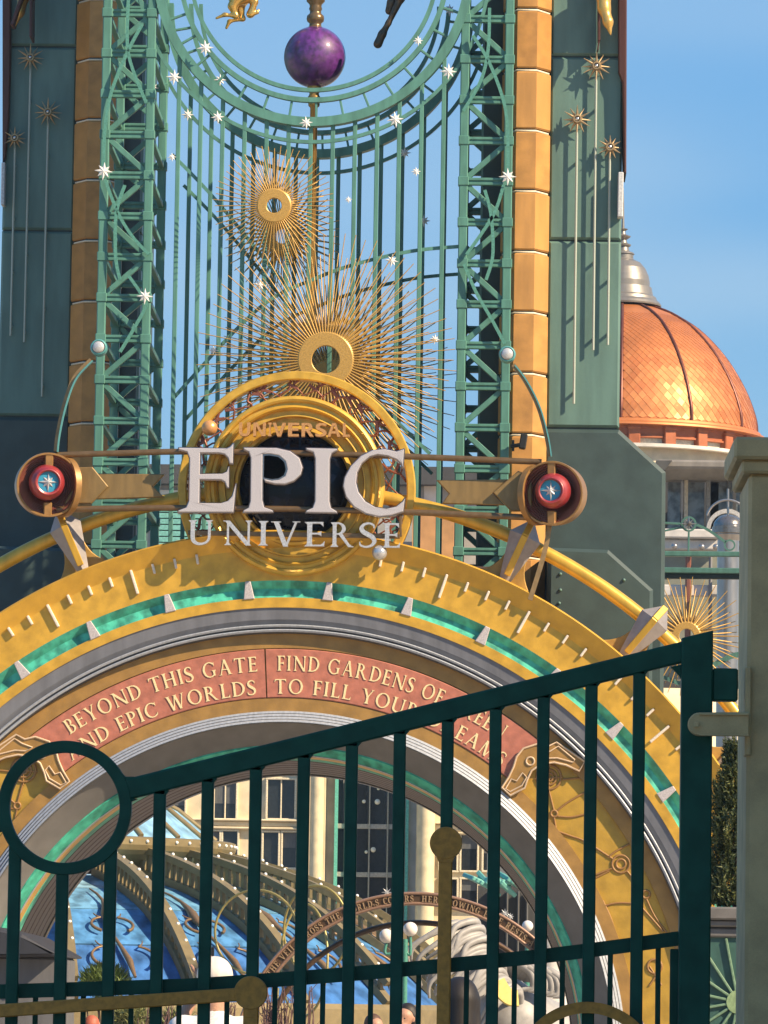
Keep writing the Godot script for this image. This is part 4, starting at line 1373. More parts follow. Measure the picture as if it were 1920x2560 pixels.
# ------------------------------------------------------------------ ring-and-bar screens
func screens() -> void:
	for layer in 2:
		var dist := 62.5 if layer == 0 else 64.9
		var c := P(784, -79, 62.5)
		c.z = -dist
		var s := S(62.5)
		var t := thing("star_screen", "tall teal screen of rings and upright bars with white stars" if layer == 0 else "rear screen of rings and upright bars, in shade behind the star screen", "screen", Vector3(c.x, 6.5, -dist))
		var main := mat("screen_teal", 0.084, 0.235, 0.188, 0.5, 0.0, "streak", 0.7, 0.1) if layer == 0 else mat("screen_teal")
		var m: Mb
		for r in [[397.0, 23.0, 0.16, 200, 340], [340.0, 12.0, 0.09, 200, 340], [314.0, 10.0, 0.07, 195, 345], [447.0, 9.0, 0.05, 200, 340]]:
			m = Mb.new()
			m.ribbon(arc_pts(c, r[0] * s, deg_to_rad(180), deg_to_rad(360), 96), r[1] * s, r[2])
			part(m, "ring", main, t)
		for k in range(-8, 9):
			var a := deg_to_rad(-90 + k * 10.2 + 2.0)
			m = Mb.new()
			var d := Vector3(cos(a), sin(a), 0)
			m.bar(c + d * 345 * s, c + d * 387 * s, 0.03, 0.05, 0.004)
			part(m, "spoke", main, t)
		for i in 13:
			var xo := -336.0 + 56.0 * i
			var x := c.x + xo * s
			var top := c.y - sqrt(405.0 * 405.0 - xo * xo) * s
			m = Mb.new()
			m.box(Vector3(x, (top + 6.9) * 0.5, -dist), Vector3(0.056, top - 6.9, 0.045), 0.006)
			part(m, "bar", main, t)
		var lines := [[[430, 385], [540, 500], [720, 720]], [[429, 999], [583, 830], [680, 745], [776, 700], [882, 661], [1027, 627], [1148, 615]], [[921, 984], [1075, 1134]]]
		for l in lines:
			m = Mb.new()
			var pp := curve(px(l, 62.5), 6)
			for i in pp.size(): pp[i].z = -dist - 0.04
			m.ribbon(pp, 0.045, 0.02)
			part(m, "constellation_line", main, t)
	var gold := mat("burst_gold", 0.54, 0.325, 0.08, 0.4, 0.25, "fine", 1.5, 0.08)
	sunburst("smaller gold sunburst with fine rays high on the star screen", 685, 514, 62.1, 19, 41, 152, 120, gold)
	sunburst("large gold sunburst whose rays spread behind the round sign", 814, 899, 61.8, 35, 68, 322, 150, gold)
	sunburst("rear sunburst glimpsed behind the smaller gold sunburst", 706, 590, 64.75, 19, 41, 146, 90, gold)
	sunburst("rear sunburst mostly hidden behind the large gold sunburst", 833, 968, 64.7, 35, 68, 306, 110, gold)
func sunburst(label: String, u: float, v: float, dist: float, r0: float, r1: float, r2: float, rays: int, gold: Material) -> Node3D:
	var c := P(u, v, dist)
	var s := S(dist)
	var t := thing("sunburst", label, "sunburst", c - Vector3(0, r2 * s * 0.2, 0), "gold sunbursts")
	var m := Mb.new()
	m.lathe(Transform3D(Basis.IDENTITY, c), [Vector2(r0 * s, -0.04), Vector2(r0 * s, 0.008), Vector2(r0 * s + 0.008, 0.014), Vector2(r1 * s, 0.012), Vector2(r1 * s + 0.02, 0.0), Vector2(r1 * s, -0.04), Vector2(r0 * s, -0.04)], 72)
	part(m, "hub", gold, t)
	for k in rays:
		var a := TAU * k / rays + 0.01
		var d := Vector3(cos(a), sin(a), 0)
		var len_ := r2 * (1.0 if k % 2 == 0 else 0.86) * rng.randf_range(0.97, 1.03)
		m = Mb.new()
		var tip := c + d * len_ * s + Vector3(0, 0, -0.02 if k % 2 == 0 else -0.28)
		var root := c + d * (r1 - 6) * s
		var w0 := r1 * s * PI / rays
		m.tube(PackedVector3Array([root, root.lerp(tip, 0.14), root.lerp(tip, 0.45), tip]), [w0 * 1.15, w0 * 1.5, w0 * 1.15, 0.0055], 5)
		part(m, "ray", gold, t)
	return t

func pole_and_statues() -> void:
	var bronze := mat("pole_bronze", 0.20, 0.135, 0.07, 0.3, 0.5, "streak", 1.0, 0.1)
	var c := P(787, 143, 63.4)
	var s := S(63.4)
	var up := Basis(Vector3(1, 0, 0), Vector3(0, 0, -1), Vector3(0, 1, 0))
	var t := thing("centre_pole", "bronze pole topped by a polished purple stone sphere", "pole", Vector3(c.x, 6.5, c.z))
	var m := Mb.new()
	m.ball(c, 78.5 * s, 56)
	var stone := mat("purple_stone", 0.12, 0.02, 0.20, 0.10, 0.0, "patina", 0.9, 0.0)
	stone.clearcoat_enabled = true
	part(m, "stone_sphere", stone, t)
	m = Mb.new()
	var prof := []
	for q in [[66, 60], [30, 64], [28, 70], [20, 76], [15.5, 80], [15, 87], [21, 92], [22.5, 98], [21.5, 106], [15, 112], [14, 118], [17, 124], [15, 130], [16, 136], [23, 143], [24, 152], [20, 158], [20, 164], [38, 168], [40, 180], [30, 190], [26, 240]]:
		prof.append(Vector2(q[0] * s * (1.0 if q[0] < 60 else 0.6), q[1] * s))
	m.lathe(Transform3D(up, c), prof, 28, 0, TAU, true)
	part(m, "finial", bronze, t)
	m = Mb.new()
	var low := []
	for q in [[9.5, 720], [9.5, 130], [14, 126], [15, 120], [12, 114], [16, 110], [17, 104], [13, 98], [12, 92], [18, 88], [18, 76]]:
		low.append(Vector2(q[0] * s, -q[1] * s))
	m.lathe(Transform3D(up, c), low, 20, 0, TAU, true)
	part(m, "shaft", mat("shaft_gold", 0.42, 0.25, 0.07, 0.28, 0.6, "streak", 1.0, 0.08), t)
	# gilded animal, hindquarters in view, and a dark bronze one opposite
	var z := func(x: float, y: float, dd: float) -> Vector3: return P(400 + x / 2.592, y / 2.592, 63.0 + dd)
	var bones := [[z.call(330, -230, 0.0), z.call(520, -40, 0.0), 0.20, 0.165], [z.call(330, -230, 0.0), z.call(200, -420, 0.0), 0.17, 0.10], [z.call(200, -420, 0.0), z.call(90, -440, 0.0), 0.10, 0.06], [z.call(520, -40, -0.06), z.call(470, 40, -0.08), 0.12, 0.062], [z.call(470, 40, -0.08), z.call(492, 105, -0.08), 0.052, 0.034], [z.call(492, 105, -0.08), z.call(420, 95, -0.10), 0.03, 0.022], [z.call(420, 95, -0.10), z.call(366, 118, -0.10), 0.026, 0.018], [z.call(520, -40, 0.06), z.call(520, 70, 0.06), 0.12, 0.055], [z.call(520, 70, 0.06), z.call(538, 122, 0.05), 0.045, 0.032], [z.call(538, 122, 0.05), z.call(450, 138, 0.04), 0.028, 0.022], [z.call(450, 138, 0.04), z.call(430, 182, 0.04), 0.026, 0.02], [z.call(560, -60, 0.0), z.call(614, 12, 0.0), 0.11, 0.045], [z.call(614, 12, 0.0), z.call(585, 92, 0.0), 0.042, 0.05], [z.call(585, 92, 0.0), z.call(630, 82, 0.0), 0.04, 0.018], [z.call(630, 82, 0.0), z.call(645, 55, 0.0), 0.016, 0.008]]
	var st := solo(nets(bones, 0.016, 0.035), "gilded_animal", mat("gilt", 0.75, 0.47, 0.13, 0.22, 0.75, "fine", 2.0, 0.08), "gilded leaping animal figure whose legs hang into the ring", "statue", z.call(450, 100, 0.0))
	bones = [[z.call(1700, -420, 0.0), z.call(1560, -230, 0.0), 0.2, 0.17], [z.call(1560, -230, 0.0), z.call(1560, -10, 0.0), 0.13, 0.055], [z.call(1560, -10, 0.0), z.call(1480, 150, 0.0), 0.05, 0.036], [z.call(1480, 150, 0.0), z.call(1440, 222, 0.0), 0.034, 0.05], [z.call(1440, 222, 0.0), z.call(1412, 285, 0.0), 0.052, 0.060], [z.call(1540, -160, 0.1), z.call(1500, 20, 0.1), 0.12, 0.05], [z.call(1500, 20, 0.1), z.call(1486, 70, 0.1), 0.06, 0.055]]
	solo(nets(bones, 0.016, 0.035), "bronze_animal", mat("old_bronze", 0.10, 0.07, 0.04, 0.35, 0.5, "mottle", 2.0, 0.2), "dark bronze animal figure with one leg reaching down into the ring", "statue", z.call(1420, 280, 0.0))

func star_ornaments() -> void:
	var white := mat("star_white", 0.78, 0.78, 0.74, 0.4, 0.0, "fine", 3.0, 0.05)
	white.backlight_enabled = true
	white.backlight = Color(0.25, 0.25, 0.24)
	var mesh := Mb.new()
	eight_star(mesh, Transform3D.IDENTITY, 1.0, 0.82, 0.42, 0.28)
	var mm := mesh.mesh()
	var list := [[259, 428, 24, "white eight-pointed star on the outer leg of the left lattice column"], [435, 193, 21, "white star on the left edge of the wide ring"], [430, 393, 12, "small white star on the first bar beside the left lattice column"], [513, 120, 22, "white star on the second ring, upper left"], [544, 293, 18, "white star on the third bar under the wide ring, left side"], [765, 307, 18, "white star at the lowest point of the wide ring"], [988, 299, 22, "long-rayed white star below the wide ring, right of the pole"], [871, 499, 10, "small white star on a bar right of the smaller sunburst"], [1045, 102, 14, "white star on the second ring, right side"], [1121, 179, 22, "white star beside the right lattice column at the ring's edge"], [1040, 429, 13, "small white star on a bar near the right lattice column"], [1269, 442, 23, "white star on the outer leg of the right lattice column"], [649, 712, 18, "white star among the upper left rays of the large sunburst"], [979, 652, 18, "white star among the upper right rays of the large sunburst"], [533, 876, 14, "white star at the left ray tips of the large sunburst"], [1087, 848, 14, "white star at the right ray tips of the large sunburst"], [362, 741, 22, "white star on the inner leg of the left lattice column"]]
	for s in list:
		var o := MeshInstance3D.new()
		o.name = numbered("star_ornament")
		o.mesh = mm
		o.material_override = white
		add_child(o)
		var d := 62.28
		o.transform = Transform3D(Basis(Vector3(0, 0, 1), rng.randf_range(-0.15, 0.15)).scaled(Vector3(1, 1, 0.6) * s[2] * S(d)), P(s[0], s[1], d))
		tag(o, s[3], "star", "white stars on the screen and columns")
	var dark := white
	for s in [[382, 220, "shaded star behind the left lattice column's inner leg"], [469, 287, "shaded star on the rear screen at the left"], [550, 200, "shaded star on the rear ring, left of the sphere"], [1124, 25, "shaded star on the rear screen at the top right"], [1012, 382, "shaded star on the rear screen under the ring's right side"], [1060, 552, "shaded star low on a rear bar at the right"]]:
		var o := MeshInstance3D.new()
		o.name = numbered("rear_star")
		o.mesh = mm
		o.material_override = dark
		add_child(o)
		o.transform = Transform3D(Basis.IDENTITY.scaled(Vector3(1, 1, 0.6) * 17 * S(64.5)), P(s[0], s[1], 64.75))
		tag(o, s[2], "star", "stars on the rear screen")

# ------------------------------------------------------------------ domed building behind the right tower
func domed_building() -> void:
	var dist := 125.0
	var s := S(dist)
	var base := P(1552, 1086, dist)
	var ax := Vector3(base.x, 0, -dist)
	var up := Basis(Vector3(1, 0, 0), Vector3(0, 0, -1), Vector3(0, 1, 0))
	var t := thing("domed_building", "building with a copper shingled dome and silver cupola", "building", ax)
	var yv := func(v: float) -> float: return P(1552, v, dist).y
	var copper := mat("dome_copper", 0.54, 0.19, 0.06, 0.5, 0.4, "mottle", 0.25, 0.12)
	var dprof := [Vector2(341 * s, yv.call(1084)), Vector2(338 * s, yv.call(1050)), Vector2(322 * s, yv.call(1001)), Vector2(300 * s, yv.call(955)), Vector2(268 * s, yv.call(904)), Vector2(233 * s, yv.call(862)), Vector2(191 * s, yv.call(823)), Vector2(140 * s, yv.call(792)), Vector2(91 * s, yv.call(773)), Vector2(60 * s, yv.call(766))]
	var m := Mb.new()
	m.lathe(Transform3D(up, ax), dprof, 72, 0, TAU, true)
	part(m, "dome_shell", copper, t)
	# diamond shingles in staggered rows on the side that can be seen
	var tones := [copper, mat("dome_copper_b", 0.59, 0.225, 0.075, 0.46, 0.4, "mottle", 0.3, 0.12), mat("dome_copper_c", 0.48, 0.16, 0.05, 0.54, 0.4, "mottle", 0.3, 0.12)]
	var at := func(k: float) -> Vector2:
		var i := clampi(int(k), 0, dprof.size() - 2)
		return dprof[i].lerp(dprof[i + 1], k - i)
	# arc length table
	var lens := [0.0]
	for i in dprof.size() - 1: lens.append(lens[i] + dprof[i].distance_to(dprof[i + 1]))
	var along := func(d: float) -> Vector2:
		for i in dprof.size() - 1:
			if d <= lens[i + 1]: return dprof[i].lerp(dprof[i + 1], (d - lens[i]) / (lens[i + 1] - lens[i]))
		return dprof[-1]
	var around := 96
	var step := TAU / around
	var cells := []
	var d := 0.05
	var row := 0
	while d < lens[-1] - 1.0:
		var rr: Vector2 = along.call(d)
		var hgt := maxf(rr.x * step * 0.62, 0.07)
		for k in around:
			var a := (k + (0.5 if row % 2 else 0.0)) * step
			var deg := rad_to_deg(a)
			if deg > 112.0 or deg < -10.0: continue
			cells.append([d, hgt, a, rr.x * step * (0.3 + sin(a))])
		d += hgt
		row += 1
	cells.sort_custom(func(p, q): return p[0] + q[2] * 0.0 < q[0])
	var shape := func(mb: Mb, c: Array) -> void:
		var q := []
		for e in [[0.0, -1.0], [0.5, 0.0], [0.0, 1.0], [-0.5, 0.0]]:
			var pr: Vector2 = along.call(clampf(c[0] + c[1] * e[1] * 0.97, 0.0, lens[-1] - 0.01))
			var ang: float = c[2] + e[0] * step * 0.97
			var lift: float = 0.015 if e[1] < 0.0 else (0.009 if e[1] == 0.0 else 0.004)
			q.append(ax + Vector3(sin(ang) * (pr.x + lift), pr.y + lift * 0.4, cos(ang) * (pr.x + lift)))
		var nn: Vector3 = (q[1] - q[0]).cross(q[3] - q[0]).normalized()
		if nn.dot(q[0] - ax - Vector3(0, 8, 0)) < 0: nn = -nn
		mb.face(q, nn)
		for j in 4:
			var k := (j + 1) % 4
			var inw: Vector3 = -nn * 0.03
			var sn: Vector3 = (q[k] - q[j]).cross(nn).normalized()
			mb.face([q[j], q[k], q[k] + inw, q[j] + inw], sn)
	var rest := Mb.new()
	var n_part := 0
	for c in cells:
		if n_part < 290 and c[2] > 0.0 and c[2] < 1.35:
			m = Mb.new()
			shape.call(m, c)
			part(m, "shingle", tones[rng.randi() % 3], t)
			n_part += 1
		else:
			shape.call(rest, c)
	var ro := part(rest, "upper_shingles", copper, t)
	ro.set_meta("kind", "stuff")
	var rib := mat("rib_copper", 0.15, 0.045, 0.025, 0.4, 0.4, "mottle", 0.5, 0.1)
	for k in 12:
		var a := deg_to_rad(-1.5 + k * 30.5)
		var pts := PackedVector3Array()
		for q in dprof: pts.append(ax + Vector3(sin(a) * q.x, q.y, cos(a) * q.x))
		m = Mb.new()
		m.tube(curve(pts, 3), 0.05, 6)
		part(m, "rib", rib, t)
	var silver := mat("cupola_silver", 0.26, 0.245, 0.22, 0.42, 0.5, "streak", 0.6, 0.08)
	m = Mb.new()
	var cp := []
	for q in [[98, 768], [99, 764], [95, 758], [88, 752], [86, 745], [78, 740], [76, 730], [74, 720], [69, 718], [69, 705], [66, 690], [58, 672], [45, 657], [30, 650], [27, 646], [27, 638], [30, 636], [27, 632], [17, 628], [15, 618], [20, 615], [21, 612], [12, 608], [9, 600], [18, 594], [20, 591], [8, 586], [6, 578], [13, 573], [4, 570], [2, 500], [0.5, 470]]:
		cp.append(Vector2(q[0] * s, yv.call(q[1])))
	m.lathe(Transform3D(up, ax), cp, 40, 0, TAU, false)
	part(m, "cupola", silver, t)
	m = Mb.new()
	m.lathe(Transform3D(up, ax), [Vector2(341 * s, yv.call(1083)), Vector2(352 * s, yv.call(1086)), Vector2(355 * s, yv.call(1092)), Vector2(364 * s, yv.call(1096)), Vector2(366 * s, yv.call(1101)), Vector2(345 * s, yv.call(1103))], 72)
	part(m, "cornice", copper, t)
	var terra := mat("frieze_terracotta", 0.42, 0.13, 0.05, 0.5, 0.15, "mottle", 0.4, 0.1)
	m = Mb.new()
	m.lathe(Transform3D(up, ax), [Vector2(344 * s, yv.call(1101)), Vector2(344 * s, yv.call(1106)), Vector2(339 * s, yv.call(1107)), Vector2(338 * s, yv.call(1126)), Vector2(342 * s, yv.call(1127)), Vector2(342 * s, yv.call(1131)), Vector2(330 * s, yv.call(1132))], 72)
	part(m, "frieze", terra, t)
	m = Mb.new()
	m.lathe(Transform3D(up, ax), [Vector2(322 * s, yv.call(1120)), Vector2(322 * s, 0.0)], 72)
	part(m, "drum_wall", mat("drum_cream", 0.72, 0.62, 0.44, 0.7, 0.0, "mottle", 0.3, 0.1), t)
	for k in 24:
		var a := deg_to_rad(k * 15.0 + 4.0)
		m = Mb.new()
		var o := ax + Vector3(sin(a), 0, cos(a)) * 336 * s
		var bb := Basis(Vector3(0, 1, 0), a)
		m.box(Vector3(o.x, (yv.call(1100) + yv.call(1152)) * 0.5, o.z), Vector3(0.30, yv.call(1100) - yv.call(1152), 0.25), 0.02, bb)
		m.box(Vector3(o.x, yv.call(1106), o.z), Vector3(0.34, 0.1, 0.3), 0.02, bb)
		part(m, "pier", terra, t)
		m = Mb.new()
		var a2 := a + deg_to_rad(7.5)
		var o2 := ax + Vector3(sin(a2), 0, cos(a2)) * 326 * s
		m.box(Vector3(o2.x, (yv.call(1128) + yv.call(1148)) * 0.5, o2.z), Vector3(0.62, yv.call(1128) - yv.call(1148), 0.05), 0.01, Basis(Vector3(0, 1, 0), a2))
		part(m, "window_pane", mat("pane_cream", 0.62, 0.58, 0.46, 0.15, 0.0, "fine", 0.5, 0), t)
	m = Mb.new()
	m.lathe(Transform3D(up, ax), [Vector2(345 * s, yv.call(1156)), Vector2(352 * s, yv.call(1154)), Vector2(352 * s, yv.call(1146)), Vector2(320 * s, yv.call(1146))], 72)
	part(m, "ledge", mat("ledge_white", 0.66, 0.64, 0.58, 0.6, 0.0, "mottle", 0.4, 0.1), t)

# ------------------------------------------------------------------ facades far behind
func window_unit(t: Node3D, x0: float, y0: float, x1: float, y1: float, dist: float, fw: float, mull: int) -> void:
	var frame := mat("frame_cream", 0.72, 0.64, 0.46, 0.6, 0.0, "fine", 0.6, 0.08)
	var glass := mat("dark_glass", 0.02, 0.024, 0.028, 0.08, 0.0, "fine", 0.3, 0.0)
	var m := Mb.new()
	slab(m, x0 - fw, y0 - fw, x1 + fw, y0, dist - 0.12, 0.3, 0.01)
	slab(m, x0 - fw, y1, x1 + fw, y1 + fw, dist - 0.12, 0.3, 0.01)
	slab(m, x0 - fw, y0, x0, y1, dist - 0.12, 0.3, 0.01)
	slab(m, x1, y0, x1 + fw, y1, dist - 0.12, 0.3, 0.01)
	for k in mull:
		var c := lerpf(x0, x1, (k + 1.0) / (mull + 1.0))
		slab(m, c - fw * 0.35, y0, c + fw * 0.35, y1, dist - 0.05, 0.15, 0.01)
	var w := part(m, "window_frame", frame, t)
	m = Mb.new()
	slab(m, x0 - 1, y0 - 1, x1 + 1, y1 + 1, dist - 0.004, 0.05)
	part(m, "pane", glass, w)
	if int(x0 * 7.0 + y0) % 3 != 0:
		m = Mb.new()
		slab(m, x0 + 1, y0 + 1, x1 - 1, lerpf(y0, y1, 0.25 + 0.4 * absf(sin(x0))), dist - 0.012, 0.01)
		part(m, "blind", mat("blind_grey", 0.10, 0.105, 0.105, 0.5, 0.0, "streak", 2.0, 0.1), w)
func far_facades() -> void:
	var dist := 140.0
	var z := func(x: float) -> float: return 500 + x / 2.074
	var y := func(v: float) -> float: return 1860 + v / 2.074
	var t := thing("cream_building", "cream classical building with a dark glass bay seen through the arch", "building", Vector3(P(900, 2000, dist).x, 0, -dist))
	var cream := mat("facade_cream", 0.74, 0.63, 0.42, 0.7, 0.0, "mottle", 0.2, 0.1)
	var grey := mat("facade_grey", 0.24, 0.235, 0.225, 0.6, 0.0, "mottle", 0.2, 0.1)
	var m := Mb.new()
	slab(m, 380, 1820, z.call(640), 2720, dist, 1.0)
	part(m, "wall", cream, t)
	m = Mb.new()
	slab(m, z.call(1116), 1820, 1420, 2720, dist, 1.0)
	part(m, "wall", cream, t)
	for b in [[-240, 386, 560, 440], [1216, 405, 1560, 468]]:
		m = Mb.new()
		slab(m, z.call(b[0]), y.call(b[1]), z.call(b[2]), y.call(b[1] + 12), dist - 0.25, 0.3, 0.02)
		slab(m, z.call(b[0]), y.call(b[1] + 14), z.call(b[2]), y.call(b[3] - 14), dist - 0.12, 0.2, 0.02)
		slab(m, z.call(b[0]), y.call(b[3] - 12), z.call(b[2]), y.call(b[3]), dist - 0.2, 0.3, 0.02)
		part(m, "string_course", cream, t)
	for w in [[75, 195, 185, 385, 1], [350, 185, 490, 385, 1], [-200, 195, -80, 385, 1], [118, 452, 192, 620, 0], [5, 452, 98, 620, 0], [328, 458, 404, 640, 0], [428, 458, 498, 640, 0], [-190, 458, -110, 640, 0], [1355, 472, 1436, 655, 0], [1245, 472, 1330, 655, 0], [1355, 702, 1436, 850, 0], [1245, 702, 1330, 850, 0], [1470, 472, 1550, 655, 0], [328, 690, 404, 860, 0], [428, 690, 498, 860, 0], [118, 690, 192, 860, 0]]:
		window_unit(t, z.call(w[0]), y.call(w[1]), z.call(w[2]), y.call(w[3]), dist, 5.0, w[4])
	for c in [600, 1168]:
		m = Mb.new()
		var up := Basis(Vector3(1, 0, 0), Vector3(0, 0, -1), Vector3(0, 1, 0))
		var o := P(z.call(c), 2200, dist - 0.35)
		var r := (36.0 if c == 600 else 47.0) / 2.074 * S(dist)
		m.lathe(Transform3D(up, Vector3(o.x, 0, o.z)), [Vector2(r * 1.25, 0), Vector2(r * 1.25, 0.4), Vector2(r * 1.05, 0.55), Vector2(r, 0.7), Vector2(r * 0.97, 10.0)], 28)
		part(m, "round_column", mat("column_cream", 0.70, 0.60, 0.38, 0.65, 0.0, "mottle", 0.3, 0.1), t)
	m = Mb.new()
	slab(m, z.call(637), 1820, z.call(692), 2720, dist + 0.5, 0.6)
	part(m, "grey_panel", grey, t)
	m = Mb.new()
	slab(m, z.call(1074), 1820, z.call(1117), 2720, dist + 0.5, 0.6)
	part(m, "pale_panel", mat("facade_pale", 0.46, 0.46, 0.44, 0.6, 0.0, "mottle", 0.2, 0.1), t)
	var teal := mat("strip_teal", 0.12, 0.48, 0.40, 0.5, 0.0, "fine", 0.5, 0.1)
	for x in [[690, 706], [1059, 1075]]:
		m = Mb.new()
		slab(m, z.call(x[0]), 1820, z.call(x[1]), 2720, dist + 0.3, 0.4)
		part(m, "teal_strip", teal, t)
	var glass := mat("bay_glass", 0.028, 0.032, 0.036, 0.06, 0.0, "fine", 0.3, 0.0)
	var ys := [100, 415, 440, 665, 690, 915, 940, 1250]
	var xs := [706, 745, 872, 967, 1059]
	for j in range(0, 8, 2):
		for i in 4:
			m = Mb.new()
			slab(m, z.call(xs[i]) + 1.2, y.call(ys[j]) , z.call(xs[i + 1]) - 1.2, y.call(ys[j + 1]), dist + 0.75, 0.06)
			part(m, "glass_pane", glass, t)
	var mull := mat("mullion_pale", 0.42, 0.40, 0.34, 0.5, 0.1, "fine", 0.5, 0.1)
	for j in [[415, 440], [665, 690], [915, 940]]:
		m = Mb.new()
		slab(m, z.call(706), y.call(j[0]), z.call(1059), y.call(j[1]), dist + 0.6, 0.25, 0.01)
		part(m, "spandrel", mull, t)
	for i in [745, 872, 967]:
		m = Mb.new()
		slab(m, z.call(i) - 1.6, 1820, z.call(i) + 1.6, 2700, dist + 0.55, 0.2, 0.01)
		part(m, "mullion", mull, t)
	m = Mb.new()
	slab(m, z.call(640), 1820, z.call(1117), 2720, dist + 1.6, 0.3)
	part(m, "bay_back", mat("bay_plaster", 0.3, 0.29, 0.27, 0.9, 0.0, "", 1, 0), t)
	for q in [[920, 300, 15], [925, 232, 8], [850, 298, 10], [898, 548, 14], [862, 560, 9]]:
		m = Mb.new()
		m.ball(P(z.call(q[0]), y.call(q[1]), dist + 0.5), q[2] / 2.074 * S(dist), 12)
		part(m, "lamp_globe", mat("globe_milk", 0.7, 0.68, 0.58, 0.3, 0.0, "", 1, 0), t)
	# long low hall glimpsed behind the screens
	var d2 := 150.0
	var h := thing("far_hall", "distant hall with dark roof behind the star screen", "building", Vector3(P(780, 1300, d2).x, 0, -d2))
	m = Mb.new()
	slab(m, 330, 1205, 1260, 1560, d2, 4.0)
	part(m, "wall", mat("hall_grey", 0.36, 0.36, 0.34, 0.7, 0.0, "mottle", 0.15, 0.1), h)
	m = Mb.new()
	m.prism(flat([[320, 1208], [360, 1160], [1210, 1168], [1270, 1212]], d2 - 0.6), -d2 - 5.0, -d2 + 0.6)
	part(m, "roof", mat("hall_roof", 0.05, 0.052, 0.055, 0.7, 0.0, "streak", 0.2, 0.1), h)
	for w in [[400, 1225, 470, 1240], [400, 1252, 470, 1256], [1060, 1215, 1100, 1255]]:
		m = Mb.new()
		slab(m, w[0], w[1], w[2], w[3], d2 - 0.1, 0.2)
		part(m, "white_band", mat("hall_white", 0.7, 0.69, 0.64, 0.6, 0.0, "mottle", 0.2, 0), h)
	m = Mb.new()
	slab(m, 1030, 1268, 1135, 1420, d2 - 3.0, 2.5)
	part(m, "ochre_wing", mat("hall_ochre", 0.52, 0.27, 0.10, 0.6, 0.0, "mottle", 0.2, 0.1), h)
	for k in 7:
		m = Mb.new()
		slab(m, 380, 1268 + k * 15, 560, 1280 + k * 15, d2 - 0.3 - k * 0.05, 0.35)
		part(m, "teal_louvre", mat("louvre_teal", 0.18, 0.46, 0.40, 0.5, 0.0, "fine", 0.3, 0), h)

# Unseen block added right of the path, outside the frame, to shade the gate
func add_shade_block() -> void:
	var t := thing("shade_block", "tall beige block out of view beside the gate, added to shade it", "building", Vector3(5.5, 0, -13.0))
	var m := Mb.new()
	m.box(Vector3(5.5, 4.5, -13.0), Vector3(5.0, 9.0, 14.0), 0.05)
	part(m, "wall", mat("shade_block_beige", 0.46, 0.40, 0.30, 0.75, 0.0, "mottle", 0.3), t)
	m = Mb.new()
	m.box(Vector3(5.5, 9.15, -13.0), Vector3(5.4, 0.3, 14.4), 0.05)
	part(m, "roof", mat("shade_block_slate", 0.10, 0.10, 0.10, 0.7, 0.0, "streak", 0.3), t)

